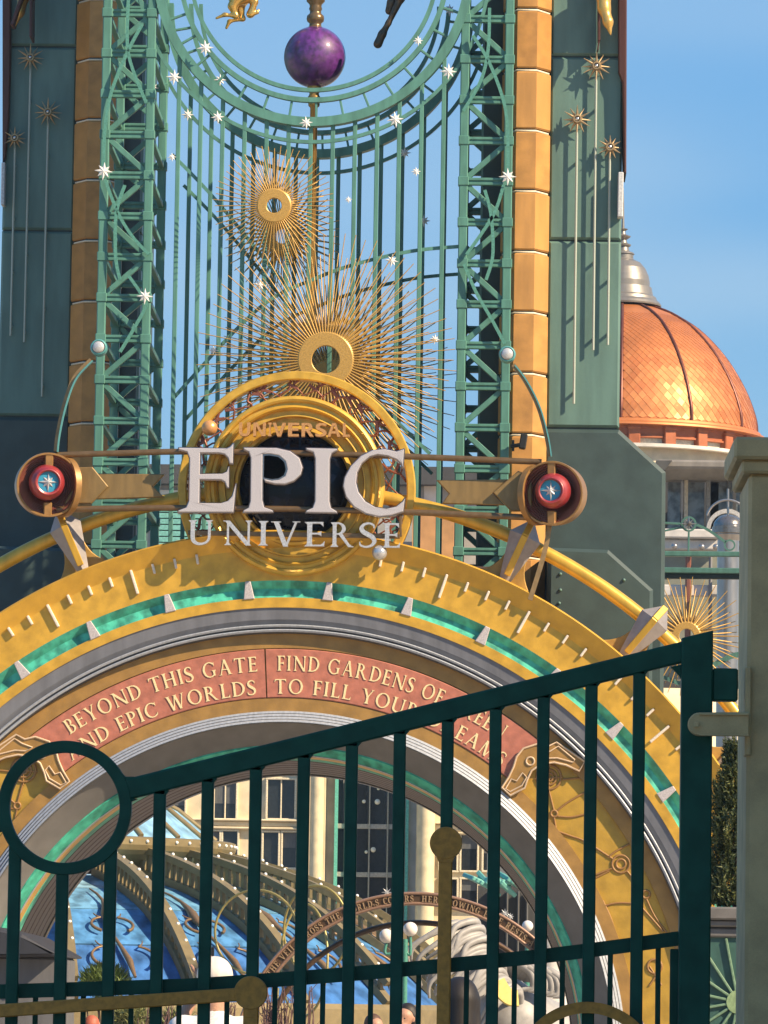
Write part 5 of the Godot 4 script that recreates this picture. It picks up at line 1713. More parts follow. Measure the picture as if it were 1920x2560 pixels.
# ------------------------------------------------------------------ what shows in the gap right of the tower
func beyond_right() -> void:
	var z := func(x: float) -> float: return 1560 + x / 3.403
	var y := func(v: float) -> float: return 1050 + v / 3.403
	var green := mat("rail_green", 0.065, 0.17, 0.14, 0.45, 0.0, "streak", 0.8, 0.1)
	var steel := mat("brushed_steel", 0.40, 0.385, 0.37, 0.28, 0.75, "streak", 0.7, 0.06)
	var m: Mb
	# shop front under a canopy
	var d0 := 112.0
	var b := thing("glass_shop", "glass fronted shop under a flat grey canopy beneath the dome", "building", Vector3(P(1750, 1400, d0).x, 0, -d0))
	m = Mb.new()
	slab(m, 1640, z.call(0) * 0 + 1150, 1930, 1172, d0 - 2.5, 3.0, 0.05)
	part(m, "canopy", mat("canopy_grey", 0.22, 0.205, 0.18, 0.6, 0.0, "streak", 0.3, 0.1), b)
	m = Mb.new()
	m.prism(flat([[1640, 1152], [1680, 1152], [1662, 1176], [1640, 1170]], d0 - 2.6), -d0, -d0 + 2.7)
	part(m, "canopy_end", mat("canopy_dark", 0.07, 0.07, 0.065, 0.6, 0.0, "streak", 0.3, 0.1), b)
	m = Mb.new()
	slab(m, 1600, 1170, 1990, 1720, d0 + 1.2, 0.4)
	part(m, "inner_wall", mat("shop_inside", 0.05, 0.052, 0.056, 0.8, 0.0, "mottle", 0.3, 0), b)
	for w in [[1640, 1669, 1705], [1705, 1710, 1765], [1765, 1771, 1800], [1800, 1776, 1836], [1836, 1840, 1880]]:
		m = Mb.new()
		slab(m, w[1], 1205, w[2] - 4, 1330, d0 + 0.1, 0.05)
		part(m, "glass_pane", mat("shop_glass", 0.16, 0.19, 0.21, 0.05, 0.0, "patina", 0.3, 0.0), b)
	for x in [[1710, 1720, 0.62, 0.55, 0.42], [1765, 1776, 0.28, 0.28, 0.27], [1704, 1707, 0.4, 0.4, 0.4], [1817, 1820, 0.1, 0.1, 0.1], [1862, 1869, 0.6, 0.55, 0.45]]:
		m = Mb.new()
		slab(m, x[0], 1180, x[1], 1330, d0, 0.2, 0.02)
		part(m, "mullion", mat("shop_mull_%d" % x[0], x[2], x[3], x[4], 0.5, 0.0, "fine", 0.4, 0.05), b)
	for x in [[1732, 1740], [1751, 1759], [1787, 1792]]:
		m = Mb.new()
		slab(m, x[0], 1206, x[1], 1240, d0 + 0.6, 0.2)
		part(m, "shelf_light_panel", mat("shop_white", 0.55, 0.58, 0.6, 0.4, 0.0, "", 1, 0), b)
	m = Mb.new()
	slab(m, 1650, 1322, 1800, 1345, d0 - 3.0, 0.6, 0.03)
	slab(m, 1650, 1348, 1805, 1374, d0 - 2.8, 0.6, 0.03)
	part(m, "white_ledge", mat("shop_ledge", 0.58, 0.56, 0.53, 0.6, 0.0, "mottle", 0.3, 0.05), b)
	m = Mb.new()
	slab(m, 1650, 1374, 1900, 1700, d0 - 2.4, 0.5)
	part(m, "lower_wall", mat("shop_lower", 0.24, 0.25, 0.20, 0.6, 0.0, "mottle", 0.3, 0.1), b)
	m = Mb.new()
	slab(m, 1650, 1462, 1795, 1490, d0 - 3.2, 0.3, 0.02)
	part(m, "white_sill", mat("shop_ledge"), b)
	for x in [[1713, 1727, 0.20, 0.07, 0.04], [1772, 1780, 0.2, 0.2, 0.2]]:
		m = Mb.new()
		slab(m, x[0], 1385, x[1], 1700, d0 - 3.4, 0.3, 0.03)
		part(m, "post", mat("shop_post_%d" % x[0], x[2], x[3], x[4], 0.5, 0.0, "streak", 0.4, 0.1), b)
	for q in [[1686, 1366], [1754, 1367], [1790, 1367]]:
		m = Mb.new()
		m.ball(P(q[0], q[1], d0 - 3.6), 8 * S(d0), 16)
		part(m, "ledge_ball", steel, b)
	m = Mb.new()
	slab(m, 1850, 1390, 1990, 1900, d0 - 4.2, 0.5)
	part(m, "cream_wall", mat("facade_cream"), b)
	# steel column with half globe and hoops
	var d1 := 84.0
	var s1 := S(d1)
	var up := Basis(Vector3(1, 0, 0), Vector3(0, 0, -1), Vector3(0, 1, 0))
	var ax := P(1820, 1400, d1)
	var c := thing("steel_column", "brushed steel column topped by a half globe inside a hoop", "column", Vector3(ax.x, 0, -d1))
	var yv := func(v: float) -> float: return P(1820, v, d1).y
	m = Mb.new()
	m.lathe(Transform3D(up, Vector3(ax.x, 0, -d1)), [Vector2(27 * s1, 0), Vector2(27 * s1, yv.call(1352)), Vector2(32 * s1, yv.call(1345)), Vector2(36 * s1, yv.call(1338)), Vector2(36 * s1, yv.call(1336))], 36)
	part(m, "shaft", steel, c)
	m = Mb.new()
	var gp := [Vector2(38 * s1, yv.call(1336)), Vector2(41 * s1, yv.call(1334)), Vector2(41 * s1, yv.call(1318)), Vector2(38 * s1, yv.call(1317))]
	for i in 11:
		var a := PI * 0.5 * i / 10.0
		gp.append(Vector2(38 * cos(a) * s1, yv.call(1317) + 31 * s1 * sin(a)))
	m.lathe(Transform3D(up, Vector3(ax.x, 0, -d1)), gp, 36, 0, TAU, false)
	part(m, "half_globe", mat("globe_steel", 0.26, 0.25, 0.24, 0.25, 0.7, "fine", 0.8, 0.05), c)
	var hc := P(1820, 1320, d1)
	m = Mb.new()
	m.ribbon(arc_pts(hc + Vector3(0, 0, -0.3), 47 * s1, deg_to_rad(180), 0.0, 30), 10 * s1, 0.1)
	part(m, "inner_hoop", mat("hoop_white", 0.58, 0.57, 0.55, 0.4, 0.2, "fine", 0.8, 0.05), c)
	m = Mb.new()
	m.tube(arc_pts(P(1818, 1304, d1) + Vector3(0, 0, 0.1), 53 * s1, deg_to_rad(165), deg_to_rad(-20), 40), 3.2 * s1, 8)
	part(m, "outer_hoop", steel, c)
	m = Mb.new()
	m.tube(px([[1820, 1290], [1820, 1222]], d1), 0.02, 6)
	part(m, "spike", steel, c)
	# second green screen with its own sunburst
	var d2 := 76.0
	var g := thing("side_screen", "green framed side screen right of the tower with a gold sunburst in it", "screen", Vector3(P(1760, 1500, d2).x, 0, -d2))
	m = Mb.new()
	for r in [[1384, 1382, 13], [1425, 1424, 14]]:
		m.bar(P(1600, r[0], d2), P(1868, r[1] + 4, d2), r[2] * S(d2), 0.09, 0.012)
	part(m, "top_rail", green, g)
	m = Mb.new()
	m.bar(P(1600, 1440, d2 + 0.08), P(1868, 1442, d2 + 0.08), 0.085, 0.1, 0.012)
	part(m, "dark_rail", mat("rail_dark", 0.012, 0.03, 0.027, 0.5, 0.0, "streak", 0.8, 0.1), g)
	m = Mb.new()
	m.bar(P(1860, 1376, d2), P(1856, 1700, d2), 14 * S(d2), 0.09, 0.012)
	part(m, "post", green, g)
	m = Mb.new()
	m.ribbon(curve(px([[1772, 1668], [1800, 1655], [1830, 1640], [1866, 1634]], d2), 6), 0.08, 0.09)
	m.ribbon(curve(px([[1650, 1690], [1680, 1702], [1700, 1710]], d2), 6), 0.06, 0.09)
	part(m, "scroll_rail", green, g)
	m = Mb.new()
	m.ribbon(circle_pts(P(1722, 1310, d2), 17 * S(d2), 28), 0.03, 0.04, Vector3(0, 0, 1), true)
	m.ribbon(circle_pts(P(1824, 1363, d2), 12.5 * S(d2), 24), 0.024, 0.04, Vector3(0, 0, 1), true)
	part(m, "ring", green, g)
	m = Mb.new()
	eight_star(m, Transform3D(Basis.IDENTITY, P(1722, 1309, d2 - 0.1)), 22 * S(d2), 15 * S(d2), 6 * S(d2), 0.04)
	part(m, "ring_star", steel, g)
	m = Mb.new()
	m.ribbon(curve(px([[1742, 1312], [1765, 1322], [1790, 1338], [1814, 1356]], d2), 5), 0.04, 0.04)
	m.bar(P(1722, 1328, d2), P(1721, 1378, d2), 0.03, 0.04, 0.004)
	m.bar(P(1706, 1310, d2), P(1655, 1307, d2), 0.035, 0.03, 0.004)
	m.bar(P(1708, 1318, d2), P(1655, 1328, d2), 0.03, 0.03, 0.004)
	part(m, "arm", green, g)
	m = nets([[P(1862, 1380, d2), P(1860, 1360, d2), 0.06, 0.075], [P(1860, 1360, d2), P(1866, 1335, d2), 0.07, 0.03], [P(1866, 1335, d2), P(1864, 1322, d2), 0.028, 0.01]], 0.015, 0.03)
	part(m, "gold_flame", mat("gilt"), g)
	sunburst("gold sunburst standing in the side screen right of the tower", 1716, 1590, d2 - 0.2, 18, 34, 150, 60, mat("burst_gold"))

# ------------------------------------------------------------------ carousel
func carousel() -> void:
	var dist := 97.0
	var s := S(dist)
	var c := P(50, 2118, dist)
	var ax := Vector3(c.x, 0, -dist)
	var up := Basis(Vector3(1, 0, 0), Vector3(0, 0, -1), Vector3(0, 1, 0))
	var t := thing("carousel", "domed carousel with blue roof panels, olive ribs and rows of bulbs", "carousel", ax)
	var yr := c.y
	var r0 := 540 * s
	var r1 := 1120 * s
	var y0 := yr - 0.62
	var y1 := yr - 3.05
	var bronze := mat("rib_olive", 0.24, 0.185, 0.085, 0.5, 0.25, "mottle", 0.6, 0.15)
	var bulbm := mat("bulb_white", 0.85, 0.84, 0.78, 0.3, 0.0, "", 1, 0)
	var blues := [mat("roof_sky_a", 0.30, 0.54, 0.68, 0.35, 0.0, "patina", 0.25, 0.1), mat("roof_sky_b", 0.17, 0.41, 0.62, 0.35, 0.0, "patina", 0.25, 0.1), mat("roof_sky_c", 0.10, 0.29, 0.56, 0.35, 0.0, "patina", 0.25, 0.1), mat("roof_sky_d", 0.065, 0.20, 0.50, 0.35, 0.0, "patina", 0.25, 0.1)]
	var roof := func(f: float) -> Vector2:  # radius, height
		return Vector2(lerpf(r0 - 0.3, r1, f), lerpf(y0, y1, 0.42 * f + 0.58 * f * f * f))
	var m := Mb.new()
	var prof := []
	for q in [[492, 2100], [455, 2071], [395, 2024], [300, 1975], [150, 1940], [0, 1930]]:
		prof.append(Vector2(q[0] * s, P(50, q[1], dist).y))
	m.lathe(Transform3D(up, ax), prof, 64, 0, TAU, true)
	part(m, "top_dome", mat("dome_cloud", 0.30, 0.56, 0.76, 0.4, 0.0, "patina", 0.2, 0.1), t)
	m = Mb.new()
	m.lathe(Transform3D(up, ax), [Vector2(r0 * 0.9, yr - 0.42), Vector2(r0 * 0.97, yr - 0.2), Vector2(r0 * 0.99, yr - 0.12), Vector2(r0, yr - 0.02), Vector2(r0, yr + 0.12), Vector2(r0 * 0.985, yr + 0.14), Vector2(r0 * 0.9, yr + 0.15)], 96)
	part(m, "crown_ring", bronze, t)
	var bm := Mb.new()
	bm.ball(Vector3.ZERO, 0.034, 8)
	var bulb := bm.mesh()
	for k in 72:
		var a := TAU * k / 72.0
		if cos(a) < -0.1: continue
		inst(bulb, "crown_bulb", bulbm, t, Transform3D(Basis.IDENTITY, ax + Vector3(sin(a) * (r0 + 0.01), yr + 0.05, cos(a) * (r0 + 0.01))))
	for k in 12:
		var a := deg_to_rad(12.0 + k * 15.0)
		m = Mb.new()
		var pts := PackedVector3Array()
		for q in prof: pts.append(ax + Vector3(sin(a) * q.x, q.y + 0.02, cos(a) * q.x))
		m.tube(pts, 0.06, 6)
		part(m, "dome_rib", bronze, t)
	# blue roof panels between the ribs, four to a sector
	for k in range(-5, 12):
		var a0 := deg_to_rad(12.0 + k * 15.0)
		var a1 := a0 + deg_to_rad(15.0)
		for r in 4:
			m = Mb.new()
			var f0 := r / 4.0 + 0.004
			var f1 := (r + 1) / 4.0 - 0.004
			var q := []
			for e in [[f0, a0], [f1, a0], [f1, a1], [f0, a1]]:
				var pr: Vector2 = roof.call(e[0])
				q.append(ax + Vector3(sin(e[1]) * pr.x, pr.y, cos(e[1]) * pr.x))
			var nn: Vector3 = (q[1] - q[0]).cross(q[3] - q[0]).normalized()
			if nn.y < 0: nn = -nn
			m.face(q, nn)
			var dn := Vector3(0, -0.05, 0)
			for j in 4:
				var j2 := (j + 1) % 4
				m.face([q[j], q[j2], q[j2] + dn, q[j] + dn], (q[j2] - q[j]).cross(nn).normalized())
			part(m, "roof_panel", blues[r], t)
		# gilt scrolls near the eave of each sector
		if k > -4 and k < 9:
			m = Mb.new()
			for sd in [-1, 1, -2, 2]:
				var pts := PackedVector3Array()
				for j in 22:
					var tt := j / 21.0
					var turn: float = tt * 7.0
					var rad := 0.24 * (1.0 - tt * 0.8)
					var ff := (0.84 if absf(sd) < 2 else 0.66) - 0.10 * tt + cos(turn) * rad * 0.10
					var aa: float = (a0 + a1) * 0.5 + signf(sd) * ((0.055 if absf(sd) < 2 else 0.035) + sin(turn) * rad * 0.10)
					var pr: Vector2 = roof.call(ff)
					pts.append(ax + Vector3(sin(aa) * pr.x, pr.y + 0.05, cos(aa) * pr.x))
				m.tube(pts, _taper(22, 0.035, 0.012), 5)
				part(m, "gilt_scroll", mat("scroll_bronze", 0.24, 0.15, 0.07, 0.45, 0.35, "fine", 1.0, 0.1), t)
				m = Mb.new()
			var spine := PackedVector3Array()
			for j in 10:
				var pr: Vector2 = roof.call(0.30 + 0.068 * j)
				var aa := (a0 + a1) * 0.5 + sin(j * 0.9) * 0.012
				spine.append(ax + Vector3(sin(aa) * pr.x, pr.y + 0.05, cos(aa) * pr.x))
			m.tube(spine, [0.015, 0.025, 0.03, 0.06, 0.10, 0.05, 0.03, 0.04, 0.07, 0.03], 6)
			part(m, "gilt_stem", mat("scroll_bronze"), t)
	# ribs: two chords with an arcade between, bulbs on the upper chord
	for k in range(-4, 11):
		var a := deg_to_rad(12.0 + k * 15.0)
		var dirv := Vector3(sin(a), 0, cos(a))
		var side := Vector3(cos(a), 0, -sin(a))
		m = Mb.new()
		var upc := PackedVector3Array()
		var loc := PackedVector3Array()
		var n := 26
		for j in n + 1:
			var pr: Vector2 = roof.call(j / float(n))
			loc.append(ax + dirv * pr.x + Vector3(0, pr.y + 0.07, 0))
			upc.append(ax + dirv * pr.x + Vector3(0, pr.y + 0.54 - 0.10 * j / n, 0))
		for j in n:
			m.bar(upc[j], upc[j + 1] + (upc[j + 1] - upc[j]) * 0.02, 0.19, 0.13, 0.0, Vector3.UP)
			m.bar(loc[j], loc[j + 1] + (loc[j + 1] - loc[j]) * 0.02, 0.20, 0.14, 0.0, Vector3.UP)
			# post and round-headed arch
			m.bar(loc[j], upc[j], 0.07, 0.10, 0.0, side)
			var mid0 := loc[j].lerp(upc[j], 0.62)
			var mid1 := loc[j + 1].lerp(upc[j + 1], 0.62)
			var top := (upc[j] + upc[j + 1]) * 0.5 - Vector3(0, 0.04, 0)
			m.face([mid0 + side * 0.03, upc[j] + side * 0.03, top + side * 0.03, mid0.lerp(top, 0.6) + Vector3(0, 0.05, 0) + side * 0.03], side)
			m.face([mid1 + side * 0.03, upc[j + 1] + side * 0.03, top + side * 0.03, mid1.lerp(top, 0.6) + Vector3(0, 0.05, 0) + side * 0.03], side)
		var rb := part(m, "rib", bronze, t)
		for j in range(0, n, 2):
			var p := (upc[j] + upc[j + 1]) * 0.5 + Vector3(0, 0.08, 0) + side * 0.05
			inst(bulb, "bulb", bulbm, rb, Transform3D(Basis.IDENTITY, p))
	m = Mb.new()
	m.lathe(Transform3D(up, ax), [Vector2(r1, y1 - 0.5), Vector2(r1 + 0.15, y1 - 0.45), Vector2(r1 + 0.12, y1 - 0.05), Vector2(r1 + 0.05, y1 + 0.05), Vector2(r1 - 0.1, y1 + 0.03)], 96)
	part(m, "eave", bronze, t)
	m = Mb.new()
	m.lathe(Transform3D(up, ax), [Vector2(r1 * 0.86, 0.0), Vector2(r1 * 0.86, y1)], 48)
	part(m, "inner_drum", mat("drum_mirror", 0.30, 0.22, 0.14, 0.6, 0.0, "mottle", 0.4), t)

# ------------------------------------------------------------------ plaza seen through the arch
func leaf_cloud(m: Mb, c: Vector3, size: Vector3, count: int, ll: float, lw: float, up_bias: float) -> void:
	for i in count:
		var d := Vector3(rng.randfn(), rng.randfn(), rng.randfn()).normalized()
		var p := c + d * size * pow(rng.randf(), 0.45)
		var ax := (d * 0.6 + Vector3(rng.randfn(), rng.randfn(), rng.randfn()) * 0.5 + Vector3.UP * up_bias).normalized()
		var w := ax.cross(Vector3(rng.randfn(), rng.randfn(), rng.randfn())).normalized() * lw * rng.randf_range(0.6, 1.2)
		var l := ll * rng.randf_range(0.6, 1.3)
		var nn := ax.cross(w).normalized()
		m.tri(p - w, p + w, p + ax * l, nn, nn, nn)
func plaza_things() -> void:
	var m: Mb
	var bronze := mat("ring_bronze", 0.105, 0.062, 0.035, 0.4, 0.35, "mottle", 1.2, 0.15)
	var rimm := mat("ring_rim", 0.36, 0.22, 0.15, 0.35, 0.35, "fine", 1.2, 0.1)
	var c := Vector3(-1.11, 0.436, -75.0)
	var t := thing("inscribed_ring", "bronze half ring with raised lettering standing beyond the arch", "sculpture", Vector3(c.x, 0, c.z))
	m = Mb.new()
	m.lathe(Transform3D(Basis.IDENTITY, c), [Vector2(2.62, -0.25), Vector2(2.64, 0.0), Vector2(2.80, 0.0), Vector2(2.82, -0.25)], 120, deg_to_rad(-8), deg_to_rad(188))
	var bd := part(m, "band", bronze, t)
	for r in [2.645, 2.80]:
		m = Mb.new()
		m.tube(arc_pts(c, r, deg_to_rad(-8), deg_to_rad(188), 120), 0.026, 6)
		part(m, "band_rim", rimm, t)
	m = Mb.new()
	m.tube(arc_pts(c + Vector3(0.05, -0.12, -0.5), 2.48, deg_to_rad(-8), deg_to_rad(188), 100), 0.045, 6)
	part(m, "rear_hoop", bronze, t)
	text_on_arc("THE VEIL ACROSS THE WORLD'S COLORS  HER GLOWING FACE RESTS A DIMENSION  AND", c + Vector3(0, 0, 0.01), 2.672, 0.098, -56, 66, "Droid Serif", 700, 0.02, mat("ring_letter", 0.50, 0.34, 0.20, 0.35, 0.35, "fine", 1.0, 0.05), bd, 0.22, 0.5)
	var silver := mat("star_silver")
	for q in [[967, 2231, 13], [1262, 2283, 11], [1276, 2291, 9]]:
		m = Mb.new()
		var p := P(q[0], q[1], 75.0)
		for k in 4:
			var a := PI * k / 4.0
			var d: Vector3 = Vector3(cos(a), sin(a), 0) * q[2] * S(75)
			m.tube(PackedVector3Array([p - d, p, p + d]), [0.003, 0.012, 0.003], 5)
		part(m, "starlet", silver, t)
	# marble horses
	var z := func(x: float, y: float, dd: float) -> Vector3: return P(1080 + x / 3.95, 2180 + y / 3.95, 73.6 + dd)
	var marble := mat("marble_grey", 0.33, 0.325, 0.32, 0.5, 0.0, "mottle", 0.9, 0.3)
	var h := thing("marble_horse", "grey marble horse with a flowing mane under the bronze ring", "sculpture", Vector3(z.call(500, 1200, 0.0).x, 0, -73.6))
	var bones := [[z.call(800, 1500, 0.0), z.call(620, 1150, 0.0), 0.50, 0.36], [z.call(620, 1150, 0.0), z.call(480, 800, 0.0), 0.34, 0.22], [z.call(480, 800, 0.0), z.call(330, 720, 0.1), 0.21, 0.16], [z.call(330, 720, 0.1), z.call(215, 900, 0.15), 0.19, 0.10], [z.call(215, 900, 0.15), z.call(190, 960, 0.15), 0.10, 0.085], [z.call(430, 660, 0.1), z.call(440, 600, 0.1), 0.06, 0.02], [z.call(800, 1500, 0.0), z.call(1150, 1600, 0.2), 0.6, 0.5], [z.call(560, 1300, 0.3), z.call(330, 1420, 0.5), 0.24, 0.13], [z.call(330, 1420, 0.5), z.call(300, 1700, 0.5), 0.13, 0.09], [z.call(700, 1500, 0.2), z.call(680, 2400, 0.2), 0.4, 0.3], [z.call(1100, 1600, 0.2), z.call(1110, 2500, 0.2), 0.4, 0.3]]
	part(nets(bones, 0.05, 0.14), "body", marble, h)
	for k in 34:
		var f := k / 33.0
		var a: Vector3 = (z.call(420, 640, -0.25) as Vector3).lerp(z.call(860, 1330, -0.3), f)
		var sw := rng.randf_range(-0.16, 0.16)
		m = Mb.new()
		var pts := PackedVector3Array([a + Vector3(0, 0, 0.1), a + Vector3(-0.12 + sw, 0.22, 0.35), a + Vector3(-0.42 + sw, 0.14 - 0.1 * f, 0.55), a + Vector3(-0.70 + sw * 2.0, -0.12 - 0.2 * f, 0.6), a + Vector3(-0.85 + sw, -0.34 - 0.25 * f, 0.5)])
		m.tube(curve(pts, 5), _taper(21, 0.075, 0.02), 8)
		part(m, "mane_lock", marble, h)
	for k in 6:
		m = Mb.new()
		var a: Vector3 = z.call(760 + k * 60, 1000 + k * 14, -0.2)
		m.tube(curve(PackedVector3Array([a, a + Vector3(0.1, 0.14, 0.25), a + Vector3(0.32, 0.02, 0.3), a + Vector3(0.36, -0.2, 0.3), a + Vector3(0.2, -0.24, 0.3)]), 5), _taper(21, 0.09, 0.03), 8)
		part(m, "mane_curl", marble, h)
	solo(nets([[z.call(1180, 700, 1.2), z.call(1100, 640, 1.2), 0.2, 0.12], [z.call(1180, 700, 1.2), z.call(1260, 690, 1.2), 0.16, 0.06], [z.call(1180, 720, 1.2), z.call(1180, 2600, 1.2), 0.2, 0.4]], 0.04, 0.1), "marble_wave", mat("marble_pale", 0.62, 0.60, 0.57, 0.5, 0.0, "mottle", 0.9, 0.2), "pale marble wave rising behind the right end of the bronze ring", "sculpture", Vector3(z.call(1180, 700, 1.2).x, 0, -74.8))
	m = Mb.new()
	m.ribbon(curve(PackedVector3Array([z.call(640, 1080, -1.1), z.call(700, 1180, -1.15), z.call(770, 1240, -1.15), z.call(850, 1250, -1.1)]), 6), 0.24, 0.06, Vector3(0.2, 0.3, 0.93))
	solo(m, "gilt_sash", mat("sash_gold", 0.62, 0.50, 0.14, 0.45, 0.2, "mottle", 1.5, 0.3), "gold sash across the marble horse's chest", "sash", z.call(850, 1250, -1.1))
	# lamp posts
	for l in [[1013, 2330, 70.0, [[1026, 2323, 18], [966, 2340, 18]], "teal lamp post with two white globes before the carousel"], [1319, 2335, 78.0, [[1319, 2315, 14]], "lamp post with one pinkish globe behind the bronze ring"]]:
		var dd: float = l[2]
		var base := P(l[0], l[1], dd)
		var lp := thing("lamp_post", l[4], "lamp post", Vector3(base.x, 0, -dd))
		m = Mb.new()
		m.tube(PackedVector3Array([Vector3(base.x, 0, -dd), Vector3(base.x, 0.5, -dd), Vector3(base.x, base.y - 0.1, -dd)]), [0.09, 0.045, 0.04], 10)
		part(m, "post", mat("lamp_teal", 0.07, 0.27, 0.21, 0.45, 0.0, "fine", 1.0, 0.1), lp)
		for g in l[3]:
			var gc := P(g[0], g[1], dd)
			m = Mb.new()
			m.tube(curve(PackedVector3Array([Vector3(base.x, base.y - 0.25, -dd), Vector3(gc.x, base.y - 0.32, -dd), gc - Vector3(0, g[2] * S(dd), 0)]), 5), 0.022, 6)
			part(m, "bracket", mat("lamp_teal"), lp)
			m = Mb.new()
			m.ball(gc, g[2] * S(dd), 20)
			part(m, "globe", mat("globe_milk2", 0.72, 0.66, 0.62, 0.2, 0.0, "", 1, 0), lp)
	# armillary hoops
	var hoop := mat("hoop_gold", 0.36, 0.30, 0.10, 0.4, 0.3, "fine", 1.0, 0.05)
	var ht := thing("hoop_sculpture", "thin gold hoops of a garden sculpture in front of the carousel", "sculpture", Vector3(P(680, 2400, 80).x, 0, -80))
	for e in [[640, 2330, 105, 105, 0.2], [790, 2325, 82, 110, -0.5], [760, 2400, 60, 140, 0.9]]:
		m = Mb.new()
		var pts := PackedVector3Array()
		var pc := P(e[0], e[1], 80)
		for k in 40:
			var a := TAU * k / 40.0
			pts.append(pc + Vector3(cos(a) * e[2] * S(80), sin(a) * e[3] * S(80), cos(a + e[4]) * 0.3))
		m.tube(pts, 0.022, 6, true)
		part(m, "hoop", hoop, ht)
	m = Mb.new()
	m.tube(PackedVector3Array([Vector3(P(690, 2400, 80).x, 0, -80), P(690, 2470, 80)]), 0.05, 8)
	part(m, "stand", hoop, ht)
	# teal pergola and dark stand at the right
	var pg := thing("teal_pergola", "teal leaf canopy over a dark stand at the arch's right", "pergola", Vector3(P(1260, 2260, 105).x, 0, -105))
	m = Mb.new()
	for k in 16:
		var u := 1180.0 + k * 9.5
		m.bar(P(u, 2196 + (k % 3) * 5, 105), P(u + 26, 2206 + (k % 4) * 6, 104.5), 0.10, 0.5, 0.02)
	part(m, "canopy", mat("pergola_teal", 0.14, 0.42, 0.35, 0.5, 0.0, "mottle", 0.8, 0.2), pg)
	m = Mb.new()
	slab(m, 1192, 2216, 1345, 2700, 106, 2.0)
	part(m, "stand_wall", mat("stand_dark", 0.055, 0.055, 0.052, 0.7, 0.0, "streak", 0.4, 0.1), pg)
	for x in [1215, 1240, 1262, 1290, 1312]:
		m = Mb.new()
		slab(m, x, 2230, x + 6, 2700, 105.8, 0.2, 0.02)
		part(m, "stand_post", mat("stand_post", 0.09, 0.09, 0.085, 0.6, 0.0, "streak", 0.4, 0.1), pg)
	# dark kiosk
	var k0 := thing("dark_kiosk", "dark tented kiosk in front of the arch at lower left", "kiosk", Vector3(P(40, 2450, 50).x, 0, -51))
	m = Mb.new()
	m.prism(flat([[-220, 2390], [-40, 2312], [55, 2336], [143, 2386], [143, 2391], [-220, 2396]], 49.5), -52.5, -49.5, 0.03)
	part(m, "roof", mat("kiosk_roof", 0.022, 0.024, 0.032, 0.6, 0.0, "streak", 0.6, 0.1), k0)
	m = Mb.new()
	slab(m, -220, 2391, 138, 2860, 49.8, 2.2, 0.03)
	part(m, "wall", mat("kiosk_grey", 0.11, 0.11, 0.115, 0.7, 0.0, "streak", 0.5, 0.1), k0)
	# planting
	var green := mat("leaf_green", 0.10, 0.15, 0.035, 0.6, 0.0, "", 1, 0)
	green.backlight_enabled = true
	green.backlight = Color(0.12, 0.18, 0.04)
	var olive := mat("leaf_olive", 0.16, 0.17, 0.06, 0.6, 0.0, "", 1, 0)
	olive.backlight_enabled = true
	olive.backlight = Color(0.15, 0.16, 0.05)
	var wood := mat("twig_brown", 0.075, 0.045, 0.04, 0.8, 0.0, "", 1, 0)
	for q in [[262, 2455, 62.0, 60, 42, "spiky green shrub in front of the carousel's left rib", green, 2600], [325, 2545, 48.0, 55, 40, "leafy green plant beside the person in lime", olive, 1500], [440, 2560, 46.0, 45, 30, "low dry shrub left of the white shirted visitor", olive, 900]]:
		var p := P(q[0], q[1], q[2])
		var sh := thing("shrub", q[5], "shrub", Vector3(p.x, 0, p.z))
		m = Mb.new()
		leaf_cloud(m, p, Vector3(q[3] * S(q[2]), q[4] * S(q[2]), q[3] * S(q[2])), q[7], 0.11, 0.010, 0.7)
		part(m, "foliage", q[6], sh)
		m = Mb.new()
		for k in 7:
			var e := p + Vector3(rng.randf_range(-1, 1) * q[3], rng.randf_range(-0.3, 0.6) * q[4], rng.randf_range(-1, 1) * q[3]) * S(q[2])
			m.tube(PackedVector3Array([Vector3(p.x, 0, p.z), (Vector3(p.x, 0, p.z) + e) * 0.5 + Vector3(rng.randf_range(-0.05, 0.05), 0.1, 0), e]), [0.02, 0.014, 0.006], 5)
		part(m, "stem", wood, sh)
	for q in [[705, 2530, 44.0, 85, 70, "bare reddish brown bush right of the gold gate knob"], [420, 2560, 40.0, 50, 60, "bare twiggy bush below the gold gate rail"], [545, 2560, 38.0, 50, 60, "bare twigs in front of the white shirt"]]:
		var p := P(q[0], q[1], q[2])
		var sh := thing("bare_bush", q[5], "bush", Vector3(p.x, 0, p.z))
		m = Mb.new()
		for k in 60:
			var e := p + Vector3(rng.randf_range(-1, 1) * q[3], rng.randf_range(-0.9, 1) * q[4], rng.randf_range(-0.6, 0.6) * q[3]) * S(q[2])
			var b := Vector3(p.x + rng.randf_range(-0.08, 0.08), 0.0, p.z + rng.randf_range(-0.08, 0.08))
			var mid := b.lerp(e, 0.55) + Vector3(rng.randf_range(-0.12, 0.12), 0.1, rng.randf_range(-0.08, 0.08))
			m.tube(curve(PackedVector3Array([b, mid, e]), 4), _taper(9, 0.012, 0.004), 4)
			for j in 3:
				var s0 := mid.lerp(e, rng.randf())
				m.tube(PackedVector3Array([s0, s0 + Vector3(rng.randf_range(-0.12, 0.12), rng.randf_range(-0.02, 0.15), rng.randf_range(-0.1, 0.1))]), [0.005, 0.002], 3)
		part(m, "twigs", mat("twig_red", 0.11, 0.06, 0.055, 0.8, 0.0, "", 1, 0), sh)
func _taper(n: int, a: float, b: float) -> Array:
	var r := []
	for i in n: r.append(lerpf(a, b, i / float(n - 1)))
	return r

